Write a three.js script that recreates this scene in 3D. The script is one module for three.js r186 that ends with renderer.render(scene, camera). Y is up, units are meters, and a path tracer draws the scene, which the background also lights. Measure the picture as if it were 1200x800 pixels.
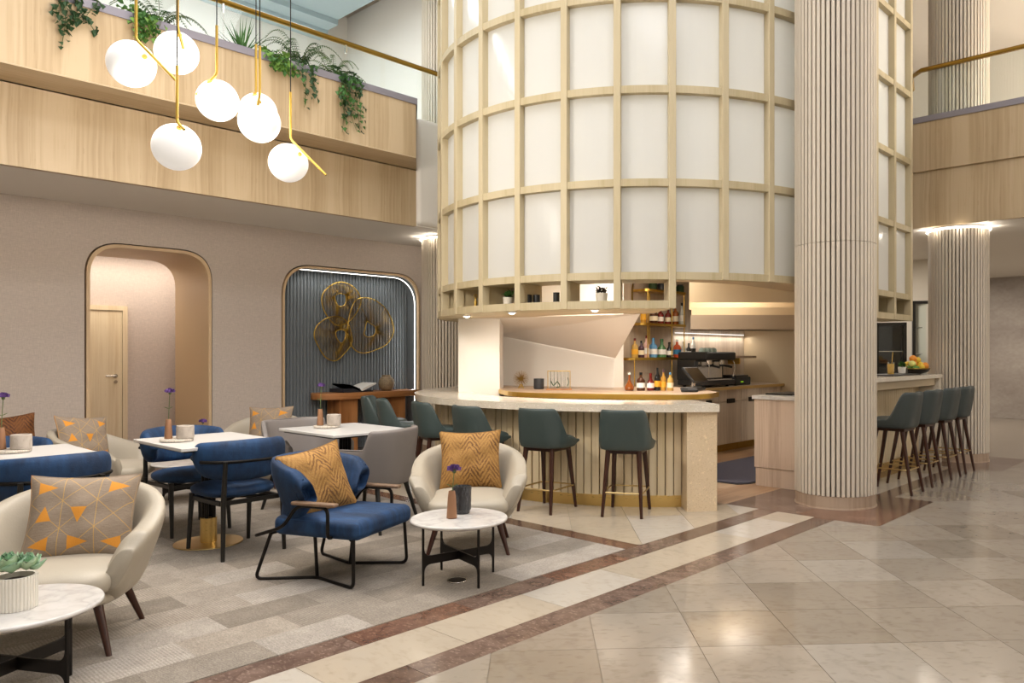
import * as THREE from 'three';
import { RoundedBoxGeometry } from 'three/addons/geometries/RoundedBoxGeometry.js';
import { mergeGeometries } from 'three/addons/utils/BufferGeometryUtils.js';
import { RectAreaLightUniformsLib } from 'three/addons/lights/RectAreaLightUniformsLib.js';

// ------------------------------------------------------------------ camera, exposure, large lights
// world: +X runs along the panelled gallery wall, -Z runs towards that wall, y is up, metres
const scene = new THREE.Scene();
scene.background = new THREE.Color(0x050505);
const EYE = 1.35, FOCAL = 898.47, CX = 679.14, CY = 414.81, YAW = 41.748 * Math.PI / 180;
const camera = new THREE.PerspectiveCamera(2 * Math.atan(400 / FOCAL) * 180 / Math.PI, 1.5, 0.05, 80);
camera.position.set(0, EYE, 0);
camera.lookAt(Math.cos(YAW), EYE, -Math.sin(YAW));
camera.setViewOffset(1200, 800, -(CX - 600), -(CY - 400), 1200, 800);
const renderer = new THREE.WebGLRenderer();
renderer.toneMapping = THREE.LinearToneMapping;
renderer.toneMappingExposure = 1.1;
renderer.shadowMap.enabled = true;
RectAreaLightUniformsLib.init();

const WARM = 0xfff4e6, NEUTRAL = 0xf3f6ff, COOL = 0xf0f6fa;
function areaLight(w, h, pos, target, color, intensity) {
  const l = new THREE.RectAreaLight(color, intensity, w, h);
  l.position.set(...pos); l.lookAt(...target); scene.add(l); return l;
}
function spot(pos, target, color, intensity, angle, penumbra, radius = 1) {
  const l = new THREE.SpotLight(color, intensity, 0, angle, penumbra, 2);
  l.position.set(...pos); l.target.position.set(...target); l.castShadow = true; l.shadow.radius = radius;
  scene.add(l, l.target); return l;
}
function point(pos, color, intensity, radius = 1) {
  const l = new THREE.PointLight(color, intensity, 0, 2);
  l.position.set(...pos); l.castShadow = true; l.shadow.radius = radius; scene.add(l); return l;
}
// unseen glowing ceiling panels, added for soft top light and front fill: [x, z, width, depth, intensity, colour]
const CEILING_FILL = [[2.2, -3.6, 6.0, 4.6, 3.0, NEUTRAL], [1.0, 2.6, 7.0, 4.0, 4.4, NEUTRAL], [8.2, 0.6, 4.0, 3.6, 1.0, NEUTRAL]];
const CEIL = 8.6;
for (const [x, z, w, d, i, c] of CEILING_FILL) areaLight(w, d, [x, CEIL - 0.06, z], [x, 0, z], c, i);

// ------------------------------------------------------------------ helpers
let seed = 20240607;
const rnd = () => { seed = (seed * 1664525 + 1013904223) >>> 0; return seed / 4294967296; };
const rr = (a, b) => a + (b - a) * rnd();
const V = (x, y, z) => new THREE.Vector3(x, y, z);
const FW = [Math.cos(YAW), -Math.sin(YAW)], RT = [Math.sin(YAW), Math.cos(YAW)];
function ray(px, py) { const u = (px - CX) / FOCAL; return [FW[0] + RT[0] * u, -(py - CY) / FOCAL, FW[1] + RT[1] * u]; }
function ground(px, py, h = 0) { const d = ray(px, py), t = (h - EYE) / d[1]; return V(d[0] * t, h, d[2] * t); }   // where the sight line meets height h
function deep(px, py, t) { const d = ray(px, py); return V(d[0] * t, EYE + d[1] * t, d[2] * t); }                  // at distance t along the view axis
function project(x, y, z) { const t = x * FW[0] + z * FW[1], l = x * RT[0] + z * RT[1]; return [CX + FOCAL * l / t, CY - FOCAL * (y - EYE) / t, t]; }

const taken = new Map();
function numbered(name) { const n = taken.get(name) || 0; taken.set(name, n + 1); return n ? name + '_' + String(n).padStart(3, '0') : name; }
function mesh(name, geo, mat, parent) {
  const m = new THREE.Mesh(Array.isArray(geo) ? join(geo) : geo, mat);
  m.name = name; (parent || scene).add(m); return m;
}
function join(list) {
  const flat = list.map(g => { const q = g.index ? g.toNonIndexed() : g.clone(); for (const k of Object.keys(q.attributes)) if (!['position', 'normal', 'uv'].includes(k)) q.deleteAttribute(k); if (!q.attributes.uv) q.setAttribute('uv', new THREE.BufferAttribute(new Float32Array(q.attributes.position.count * 2), 2)); q.morphAttributes = {}; return q; });
  return mergeGeometries(flat);
}
function thing(name, label, category, pos = [0, 0, 0], turn = 0, group) {
  const g = new THREE.Group(); g.name = numbered(name); g.position.set(...pos); g.rotation.y = turn;
  g.userData = { label, category }; if (group) g.userData.group = group; scene.add(g); return g;
}
function tag(o, label, category, group) { o.name = numbered(o.name); o.userData.label = label; o.userData.category = category; if (group) o.userData.group = group; return o; }
function copy(src, pos, turn = 0, label) {
  const c = src.clone(); c.name = numbered(src.name.replace(/_\d\d\d$/, '')); c.position.set(...pos); c.rotation.set(0, turn, 0);
  c.userData = { ...src.userData }; if (label) c.userData.label = label; scene.add(c); return c;
}
function struct(name, geo, mat, label) { const m = mesh(name, geo, mat); m.userData.kind = 'structure'; if (label) m.userData.label = label; return m; }
function structGroup(name, label) { const g = new THREE.Group(); g.name = name; g.userData.kind = 'structure'; if (label) g.userData.label = label; scene.add(g); return g; }

// geometry ------------------------------------------------
function boxUV(g, swap = false) {   // uv in metres from the dominant face direction; swap turns the grain
  g = g.index ? g.toNonIndexed() : g;
  if (!g.attributes.normal) g.computeVertexNormals();
  const p = g.attributes.position, n = g.attributes.normal, uv = new Float32Array(p.count * 2);
  for (let i = 0; i < p.count; i++) {
    const ax = Math.abs(n.getX(i)), ay = Math.abs(n.getY(i)), az = Math.abs(n.getZ(i));
    let u, v;
    if (ay >= ax && ay >= az) { u = p.getX(i); v = p.getZ(i); } else if (ax >= az) { u = p.getZ(i); v = p.getY(i); } else { u = p.getX(i); v = p.getY(i); }
    uv[2 * i] = swap ? v : u; uv[2 * i + 1] = swap ? u : v;
  }
  g.setAttribute('uv', new THREE.BufferAttribute(uv, 2)); return g;
}
function box(w, h, d, x = 0, y = 0, z = 0, swap) { return boxUV(new THREE.BoxGeometry(w, h, d).translate(x, y, z), swap); }
function slab(x0, x1, y0, y1, z0, z1, swap) { return box(x1 - x0, y1 - y0, z1 - z0, (x0 + x1) / 2, (y0 + y1) / 2, (z0 + z1) / 2, swap); }
function rbox(w, h, d, r, x = 0, y = 0, z = 0, seg = 2) { return boxUV(new RoundedBoxGeometry(w, h, d, seg, r).translate(x, y, z)); }
function cyl(r0, r1, h, x = 0, y = 0, z = 0, n = 24) { return new THREE.CylinderGeometry(r1, r0, h, n).translate(x, y + h / 2, z); }   // r0 at the foot, y is the foot
function lathe(pts, n = 32) { return new THREE.LatheGeometry(pts.map(p => new THREE.Vector2(p[0], p[1])), n); }
function bar(a, b, r0, r1 = r0, n = 12) {   // round bar between two points
  const A = V(...a), B = V(...b), d = B.clone().sub(A), g = new THREE.CylinderGeometry(r1, r0, d.length(), n);
  g.applyQuaternion(new THREE.Quaternion().setFromUnitVectors(V(0, 1, 0), d.clone().normalize()));
  return g.translate((A.x + B.x) / 2, (A.y + B.y) / 2, (A.z + B.z) / 2);
}
function roundedPath(pts, r) {
  const P = pts.map(p => V(...p)), path = new THREE.CurvePath(); let last = P[0];
  for (let i = 1; i < P.length - 1; i++) {
    const a = P[i - 1].clone().sub(P[i]), b = P[i + 1].clone().sub(P[i]), q = Math.min(r, a.length() / 2.05, b.length() / 2.05);
    const s = P[i].clone().add(a.setLength(q)), e = P[i].clone().add(b.setLength(q));
    path.add(new THREE.LineCurve3(last, s)); path.add(new THREE.QuadraticBezierCurve3(s, P[i], e)); last = e;
  }
  path.add(new THREE.LineCurve3(last, P[P.length - 1])); return path;
}
function pipe(pts, rad, corner = 0.03, seg = 64, n = 10) { return new THREE.TubeGeometry(roundedPath(pts, corner), seg, rad, n); }
function curveTube(pts, rad, seg = 40, n = 8, closed = false) { return new THREE.TubeGeometry(new THREE.CatmullRomCurve3(pts.map(p => V(...p)), closed), seg, rad, n, closed); }
function caps(pts, rad, n = 10) { return [pts[0], pts[pts.length - 1]].map(p => new THREE.SphereGeometry(rad, n, 6).translate(...p)); }
function extrude(shape, depth, bevel = 0, seg = 12) {
  return new THREE.ExtrudeGeometry(shape, { depth, bevelEnabled: bevel > 0, bevelSize: bevel, bevelThickness: bevel, bevelOffset: -bevel, bevelSegments: 2, curveSegments: seg });
}
function polyPrism(poly, y0, y1, ox = 0, oz = 0, turn = 0) {   // convex plan polygon [[x,z]..] with uv in metres
  const pos = [], uv = [], n = poly.length, c = Math.cos(turn), s = Math.sin(turn);
  let area = 0; for (let i = 0; i < n; i++) { const a = poly[i], b = poly[(i + 1) % n]; area += a[0] * b[1] - b[0] * a[1]; }
  const P = area > 0 ? poly.slice().reverse() : poly;
  const U = (x, z) => [c * x - s * z + ox, s * x + c * z + oz];
  for (let i = 1; i < n - 1; i++) for (const k of [0, i, i + 1]) { pos.push(P[k][0], y1, P[k][1]); uv.push(...U(P[k][0], P[k][1])); }
  for (let i = 0; i < n; i++) {
    const a = P[i], b = P[(i + 1) % n];
    for (const [p, y] of [[a, y1], [a, y0], [b, y0], [a, y1], [b, y0], [b, y1]]) { pos.push(p[0], y, p[1]); const q = U(p[0], p[1]); uv.push(q[0] + y, q[1]); }
  }
  const g = new THREE.BufferGeometry();
  g.setAttribute('position', new THREE.Float32BufferAttribute(pos, 3)); g.setAttribute('uv', new THREE.Float32BufferAttribute(uv, 2)); g.computeVertexNormals(); return g;
}
function clipRect(poly, x0, x1, z0, z1) {
  const cut = (P, f, lerp) => { const out = []; for (let i = 0; i < P.length; i++) { const a = P[i], b = P[(i + 1) % P.length], fa = f(a), fb = f(b); if (fa >= 0) out.push(a); if ((fa > 0 && fb < 0) || (fa < 0 && fb > 0)) { const t = fa / (fa - fb); out.push([a[0] + (b[0] - a[0]) * t, a[1] + (b[1] - a[1]) * t]); } } return out; };
  let P = poly;
  for (const f of [p => p[0] - x0, p => x1 - p[0], p => p[1] - z0, p => z1 - p[1]]) { P = cut(P, f); if (P.length < 3) return null; }
  let A = 0; for (let i = 0; i < P.length; i++) { const a = P[i], b = P[(i + 1) % P.length]; A += a[0] * b[1] - b[0] * a[1]; }
  return Math.abs(A) < 0.002 ? null : P;
}
// upholstered shell: a rounded section swept along a plan curve
function sweepShell({ plan, top, bot, th, e = 0.5, lean = () => 0, n = 56, m = 22, c = [0, 0] }) {
  const sp = (x) => Math.sign(x) * Math.pow(Math.abs(x), e), pos = [], uv = [], idx = []; let L = 0, prev = null;
  for (let i = 0; i <= n; i++) {
    const s = i / n, p = plan(s), a = plan(Math.max(0, s - 1e-3)), b = plan(Math.min(1, s + 1e-3));
    let nx = b[1] - a[1], nz = -(b[0] - a[0]); const l = Math.hypot(nx, nz) || 1; nx /= l; nz /= l;
    if (nx * (p[0] - c[0]) + nz * (p[1] - c[1]) < 0) { nx = -nx; nz = -nz; }
    if (prev) L += Math.hypot(p[0] - prev[0], p[1] - prev[1]); prev = p;
    const t = top(s), bt = bot(s), mid = (t + bt) / 2, hh = (t - bt) / 2, ht = (typeof th === 'function' ? th(s) : th) / 2;
    for (let j = 0; j < m; j++) {
      const f = -Math.PI / 2 + 2 * Math.PI * j / m, u = ht * sp(Math.cos(f)), y = mid + hh * sp(Math.sin(f)), o = u + lean(s, y);
      pos.push(p[0] + nx * o, y, p[1] + nz * o); uv.push(L, y + (j > m / 2 ? 0.5 : 0));
    }
  }
  for (let i = 0; i < n; i++) for (let j = 0; j < m; j++) { const a = i * m + j, b = i * m + (j + 1) % m, q = a + m, d = b + m; idx.push(a, b, q, b, d, q); }
  for (const [row, flip] of [[0, 1], [n, 0]]) {
    const base = row * m; let cx = 0, cy = 0, cz = 0; for (let j = 0; j < m; j++) { cx += pos[3 * (base + j)]; cy += pos[3 * (base + j) + 1]; cz += pos[3 * (base + j) + 2]; }
    const k = pos.length / 3; pos.push(cx / m, cy / m, cz / m); uv.push(0, 0);
    for (let j = 0; j < m; j++) { const a = base + j, b = base + (j + 1) % m; flip ? idx.push(k, b, a) : idx.push(k, a, b); }
  }
  const g = new THREE.BufferGeometry(); g.setIndex(idx);
  g.setAttribute('position', new THREE.Float32BufferAttribute(pos, 3)); g.setAttribute('uv', new THREE.Float32BufferAttribute(uv, 2)); g.computeVertexNormals();
  // make sure the faces look outwards
  let vol = 0; for (let i = 0; i < idx.length; i += 3) { const [a, b, d] = [idx[i], idx[i + 1], idx[i + 2]].map(k => V(pos[3 * k], pos[3 * k + 1], pos[3 * k + 2])); vol += a.dot(b.cross(d)); }
  if (vol < 0) { for (let i = 0; i < idx.length; i += 3) { const q = idx[i]; idx[i] = idx[i + 1]; idx[i + 1] = q; } g.setIndex(idx); g.computeVertexNormals(); }
  return g;
}
function puff(w, h, d, x, y, z, p = 3.2, pv = 2.4, nu = 40, nv = 18) {   // plush seat pad: superellipse in plan, soft over the top; y is the middle
  const pos = [], uv = [], idx = [], sp = (v, q) => Math.sign(v) * Math.pow(Math.abs(v), 2 / q);
  for (let j = 0; j <= nv; j++) { const f = -Math.PI / 2 + Math.PI * j / nv; for (let i = 0; i < nu; i++) { const a = 2 * Math.PI * i / nu, r = sp(Math.cos(f), pv); const X = w / 2 * sp(Math.cos(a), p) * r, Z = d / 2 * sp(Math.sin(a), p) * r; pos.push(x + X, y + h / 2 * sp(Math.sin(f), pv), z + Z); uv.push(X, Z + (j < nv / 2 ? 0.3 : 0)); } }
  for (let j = 0; j < nv; j++) for (let i = 0; i < nu; i++) { const a = j * nu + i, b = j * nu + (i + 1) % nu, c = a + nu, e = b + nu; idx.push(a, c, b, b, c, e); }
  const g = new THREE.BufferGeometry(); g.setIndex(idx); g.setAttribute('position', new THREE.Float32BufferAttribute(pos, 3)); g.setAttribute('uv', new THREE.Float32BufferAttribute(uv, 2)); g.computeVertexNormals(); return g;
}
function pillow(w, h, T, wob = 0.004) {   // cushion standing in x/y, thickness along z, uv 0..1 on both faces
  const n = 22, list = [];
  for (const side of [1, -1]) {
    const pos = [], uv = [], idx = [];
    for (let j = 0; j <= n; j++) for (let i = 0; i <= n; i++) {
      const u = i / n * 2 - 1, v = j / n * 2 - 1, q = Math.pow(Math.max(0, 1 - Math.pow(Math.abs(u), 2.6)), 0.6) * Math.pow(Math.max(0, 1 - Math.pow(Math.abs(v), 2.6)), 0.6);
      const x = w / 2 * u * (1 - 0.09 * (1 - v * v)), y = h / 2 * v * (1 - 0.09 * (1 - u * u));
      pos.push(x, y, side * (0.004 + T / 2 * q + wob * q * (Math.sin(7 * u + 3 * v + side) + Math.sin(9 * v - 4 * u)))); uv.push(i / n, j / n);
    }
    for (let j = 0; j < n; j++) for (let i = 0; i < n; i++) { const a = j * (n + 1) + i, b = a + 1, c = a + n + 1, d = c + 1; side > 0 ? idx.push(a, b, c, b, d, c) : idx.push(a, c, b, b, c, d); }
    const g = new THREE.BufferGeometry(); g.setIndex(idx); g.setAttribute('position', new THREE.Float32BufferAttribute(pos, 3)); g.setAttribute('uv', new THREE.Float32BufferAttribute(uv, 2)); g.computeVertexNormals(); list.push(g);
  }
  const e = []; for (let k = 0; k < 4; k++) for (let i = 0; i < n; i++) { const s = i / n * 2 - 1; const [u, v] = [[s, -1], [1, s], [-s, 1], [-1, -s]][k]; e.push([w / 2 * u * (1 - 0.09 * (1 - v * v)), h / 2 * v * (1 - 0.09 * (1 - u * u)), 0]); }
  list.push(curveTube(e, 0.0055, 96, 6, true));
  return join(list);
}
// bent solid between two radii, angles in degrees round (7.25, -5.55): 0 points to -X, positive turns towards +Z
const DC = [7.25, -5.55];
const around = (R, deg) => [DC[0] - R * Math.cos(deg * Math.PI / 180), DC[1] + R * Math.sin(deg * Math.PI / 180)];
function arcBox(R0, R1, a0, a1, y0, y1, n = 4) {
  const pos = [], uv = [];
  const quad = (A, B, C, D, us) => { const P = [A, B, C, A, C, D], S = [us[0], us[1], us[2], us[0], us[2], us[3]]; P.forEach((p, i) => { pos.push(...p); uv.push(...S[i]); }); };
  const at = (R, a, y) => { const [x, z] = around(R, a); return [x, y, z]; };
  for (let i = 0; i < n; i++) {
    const a = a0 + (a1 - a0) * i / n, b = a0 + (a1 - a0) * (i + 1) / n, ua = a * Math.PI / 180 * R1, ub = b * Math.PI / 180 * R1;
    quad(at(R1, a, y0), at(R1, b, y0), at(R1, b, y1), at(R1, a, y1), [[ua, y0], [ub, y0], [ub, y1], [ua, y1]]);
    quad(at(R0, b, y0), at(R0, a, y0), at(R0, a, y1), at(R0, b, y1), [[ub, y0], [ua, y0], [ua, y1], [ub, y1]]);
    quad(at(R1, a, y1), at(R1, b, y1), at(R0, b, y1), at(R0, a, y1), [[ua, R1], [ub, R1], [ub, R0], [ua, R0]]);
    quad(at(R0, a, y0), at(R0, b, y0), at(R1, b, y0), at(R1, a, y0), [[ua, R0], [ub, R0], [ub, R1], [ua, R1]]);
  }
  quad(at(R0, a0, y0), at(R1, a0, y0), at(R1, a0, y1), at(R0, a0, y1), [[R0, y0], [R1, y0], [R1, y1], [R0, y1]]);
  quad(at(R1, a1, y0), at(R0, a1, y0), at(R0, a1, y1), at(R1, a1, y1), [[R1, y0], [R0, y0], [R0, y1], [R1, y1]]);
  const g = new THREE.BufferGeometry(); g.setAttribute('position', new THREE.Float32BufferAttribute(pos, 3)); g.setAttribute('uv', new THREE.Float32BufferAttribute(uv, 2)); g.computeVertexNormals(); return g;
}
// ------------------------------------------------------------------ textures and materials
const H2 = (x, y, s) => { let h = (x * 374761393 + y * 668265263 + s * 974634777) | 0; h = Math.imul(h ^ (h >>> 13), 1274126177); return ((h ^ (h >>> 16)) >>> 0) / 4294967296; };
function vnoise(x, y, px, py, s) {
  const xi = Math.floor(x), yi = Math.floor(y), fx = x - xi, fy = y - yi, a = fx * fx * (3 - 2 * fx), b = fy * fy * (3 - 2 * fy);
  const w = (v, p) => ((v % p) + p) % p, x0 = w(xi, px), x1 = w(xi + 1, px), y0 = w(yi, py), y1 = w(yi + 1, py);
  return (H2(x0, y0, s) * (1 - a) + H2(x1, y0, s) * a) * (1 - b) + (H2(x0, y1, s) * (1 - a) + H2(x1, y1, s) * a) * b;
}
function fbm(u, v, fx, fy, oct, s) { let t = 0, a = 0.5, n = 0; for (let o = 0; o < oct; o++) { t += a * vnoise(u * fx, v * fy, fx, fy, s + o * 17); n += a; a *= 0.5; fx *= 2; fy *= 2; } return t / n; }
function texture(size, fn, srgb = true, metres = 1, metresV = metres) {
  const [w, h] = Array.isArray(size) ? size : [size, size], d = new Uint8Array(w * h * 4);
  for (let y = 0; y < h; y++) for (let x = 0; x < w; x++) { const c = fn((x + 0.5) / w, (y + 0.5) / h), k = 4 * (y * w + x), q = Array.isArray(c) ? c : [c, c, c]; for (let i = 0; i < 3; i++) d[k + i] = Math.max(0, Math.min(255, Math.round(q[i] * 255))); d[k + 3] = 255; }
  const t = new THREE.DataTexture(d, w, h); t.wrapS = t.wrapT = THREE.RepeatWrapping; t.magFilter = THREE.LinearFilter; t.minFilter = THREE.LinearMipmapLinearFilter; t.generateMipmaps = true;
  if (srgb) t.colorSpace = THREE.SRGBColorSpace; t.repeat.set(1 / metres, 1 / metresV); t.needsUpdate = true; return t;
}
const hex = (h) => [(h >> 16 & 255) / 255, (h >> 8 & 255) / 255, (h & 255) / 255];
const mix = (a, b, t) => a.map((v, i) => v + (b[i] - v) * t);
function wood(light, dark, s, metres = 1.2, fine = 90) {   // grain along v
  const A = hex(light), B = hex(dark);
  return texture(512, (u, v) => {
    const bend = (fbm(u, v, 3, 2, 3, s + 5) - 0.5) * 0.03, broad = fbm(u + bend, v, 14, 1, 3, s), f = fbm(u + bend, v, fine, 2, 3, s + 9), p = vnoise(u * 256, v * 10, 256, 10, s + 3);
    return mix(A, B, Math.min(1, Math.max(0, 0.15 + 1.5 * (broad - 0.45) + 0.9 * (f - 0.5) + (p > 0.86 ? 0.22 : 0))));
  }, true, metres);
}
const T = {};
T.oak = wood(0xbfa988, 0xa28a67, 11, 1.6, 110);
T.paleOak = wood(0xdfd3b8, 0xd2c3a0, 31, 1.0);
T.frameOak = wood(0xc2b391, 0xb2a27d, 37, 1.0);
T.greyOak = wood(0xcdbfae, 0xab9a89, 47, 0.9);
T.walnut = wood(0xb37a48, 0x855128, 61, 0.8);
T.plank = wood(0xb59a7c, 0x8d7157, 73, 0.8);
T.doorWood = wood(0xe3cfad, 0xd0b68e, 83, 0.9);
function marble(base, vein, spots, s, metres, ev = 6) {
  const A = hex(base), B = hex(vein), C = hex(spots);
  return texture(768, (u, v) => {
    const w = fbm(u, v, 4, 4, 4, s), big = fbm(u, v, 3, 3, 4, s + 40), n = fbm(u + 0.22 * w, v + 0.22 * w, 5, 5, 5, s + 7), r = Math.pow(1 - Math.abs(2 * n - 1), ev), f = fbm(u, v, 60, 30, 3, s + 21);
    let c = mix(A, B, Math.min(1, 0.5 * r + 0.6 * Math.max(0, big - 0.45))); return mix(c, C, Math.max(0, (f - 0.58) * 1.5));
  }, true, metres);
}
T.beige = marble(0x978e82, 0x8a8074, 0x796d5f, 101, 1.3, 14);
T.cream = marble(0xbab1a4, 0xaea497, 0xa19788, 113, 1.3, 14);
T.brown = marble(0x7f695c, 0x43322a, 0xbaa594, 127, 0.5, 2.2);
T.whiteMarble = marble(0xd2cec9, 0xa9a5a1, 0xc3beb8, 139, 0.5, 5);
T.quartz = texture(512, (u, v) => { const f = vnoise(u * 170, v * 170, 170, 170, 5), g = vnoise(u * 60, v * 60, 60, 60, 9), b = fbm(u, v, 4, 4, 3, 15); let c = mix(hex(0xe2d9ca), hex(0xd5c9b4), b); if (f > 0.8) c = mix(c, hex(0xb9a888), 0.5); if (g < 0.12) c = mix(c, hex(0xf4ebda), 0.7); return c; }, true, 0.9);
T.speck = texture(256, (u, v) => { const f = vnoise(u * 40, v * 40, 40, 40, 77); return f > 0.62 ? hex(0x8f8478) : f < 0.3 ? hex(0xe9e2d6) : hex(0xc9bfb0); }, true, 0.14);
T.blackMarble = marble(0x2c2c2e, 0x77777a, 0x1a1a1c, 149, 0.3, 5);
// carpet: loop pile, ribs along v
T.carpet = texture(512, (u, v) => { const rib = 0.5 + 0.5 * Math.sin(u * 2 * Math.PI * 34), l = vnoise(u * 128, v * 128, 128, 128, 3), p = fbm(u, v, 5, 5, 3, 8), q = vnoise(u * 34, v * 90, 34, 90, 29); return mix(hex(0x7a7168), hex(0xbbb2a6), Math.min(1, Math.max(0, 0.16 + 0.24 * rib + 0.4 * l + 0.34 * (p - 0.5) + 0.22 * q - 0.05))); }, true, 0.5);
T.carpetBump = texture(512, (u, v) => 0.3 * (0.5 + 0.5 * Math.sin(u * 2 * Math.PI * 34)) + 0.7 * vnoise(u * 128, v * 128, 128, 128, 3), false, 0.5);
T.weave = texture(512, (u, v) => { const f = 0.5 * vnoise(u * 256, v * 22, 256, 22, 1) + 0.5 * vnoise(u * 22, v * 256, 22, 256, 2); return 0.86 + 0.14 * f; }, true, 0.6);
T.weaveBump = texture(512, (u, v) => 0.5 * vnoise(u * 256, v * 40, 256, 40, 1) + 0.5 * vnoise(u * 40, v * 256, 40, 256, 2), false, 0.6);
T.velvet = texture(512, (u, v) => { const a = fbm(u, v, 6, 3, 4, 71), b = fbm(u, v, 40, 12, 3, 72); return mix(hex(0x0b2644), hex(0x1c4876), Math.min(1, Math.max(0, 0.35 + 1.3 * (a - 0.5) + 0.6 * (b - 0.5)))); }, true, 0.7);
T.leatherBump = texture(512, (u, v) => 0.5 * fbm(u, v, 80, 80, 2, 5) + 0.5 * fbm(u, v, 24, 24, 2, 6), false, 0.35);
T.brush = texture(256, (u, v) => 0.22 + 0.2 * vnoise(u * 4, v * 128, 4, 128, 44) + 0.1 * vnoise(u * 8, v * 40, 8, 40, 45), false, 0.3);
T.plaster = texture(256, (u, v) => fbm(u, v, 16, 16, 4, 3), false, 0.8);
T.stone = texture(512, (u, v) => { const a = fbm(u, v, 3, 6, 4, 201), b = fbm(u, v, 40, 60, 2, 202); return mix(hex(0xada49b), hex(0x8b8078), Math.min(1, Math.max(0, 0.4 + 1.1 * (a - 0.5) + 0.4 * (b - 0.5)))); }, true, 2.2);
T.fur = texture(512, (u, v) => { const z = Math.abs(((u * 3) % 1) - 0.5) * 2, k = (v * 10 + z * 2.6 + (vnoise(u * 30, v * 30, 30, 30, 4) - 0.5) * 0.4) % 1, m = fbm(u, v, 4, 4, 4, 9), n = vnoise(u * 200, v * 70, 200, 70, 5); const d = (k < 0.42 ? 0.75 : 0) * Math.min(1, Math.max(0.2, 3.2 * (m - 0.38))); return mix(mix(hex(0xb58a4c), hex(0x94692f), n * 0.8), hex(0x5a3718), d * 1.1); }, true, 1);
T.furBump = texture(512, (u, v) => { const z = Math.abs(((u * 3) % 1) - 0.5) * 2, k = (v * 10 + z * 2.6) % 1; return 0.6 * Math.abs(k - 0.5) + 0.4 * vnoise(u * 200, v * 70, 200, 70, 5); }, false, 1);
// printed cushion cloth: taupe ground, orange triangles, thin ochre lines
function cushionPrint(ground, tri, line) {
  const S = 512, c = document.createElement('canvas'); c.width = c.height = S; const x = c.getContext('2d');
  x.fillStyle = ground; x.fillRect(0, 0, S, S);
  x.globalAlpha = 0.10; for (let i = 0; i < 2600; i++) { x.fillStyle = i % 2 ? '#000' : '#fff'; x.fillRect(rnd() * S, rnd() * S, 2 + rnd() * 26, 1.2); } x.globalAlpha = 1;
  const q = S / 3; x.strokeStyle = line; x.lineWidth = 3.2;
  for (let i = -3; i < 7; i++) { x.beginPath(); x.moveTo(i * q, 0); x.lineTo(i * q + S, S); x.stroke(); x.beginPath(); x.moveTo(i * q, S); x.lineTo(i * q + S, 0); x.stroke(); }
  for (let i = 0; i < 4; i++) { x.beginPath(); x.moveTo(i * q, 0); x.lineTo(i * q, S); x.stroke(); }
  x.fillStyle = tri;
  for (let i = 0; i < 3; i++) for (let j = 0; j < 3; j++) { const X = i * q + q * 0.5, Y = j * q + q * 0.5, s = q * 0.33, a = (i * 2 + j * 3) % 4 * Math.PI / 2; if ((i * 3 + j * 5) % 4 === 3) continue; x.beginPath(); for (let k = 0; k < 3; k++) { const t = a + [0, 2.35, -2.35][k]; x.lineTo(X + s * Math.cos(t), Y + s * Math.sin(t)); } x.closePath(); x.fill(); }
  const t = new THREE.CanvasTexture(c); t.colorSpace = THREE.SRGBColorSpace; t.magFilter = THREE.LinearFilter; return t;
}
T.print = cushionPrint('#8e7d6b', '#d08a2b', '#c39a57');

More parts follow.
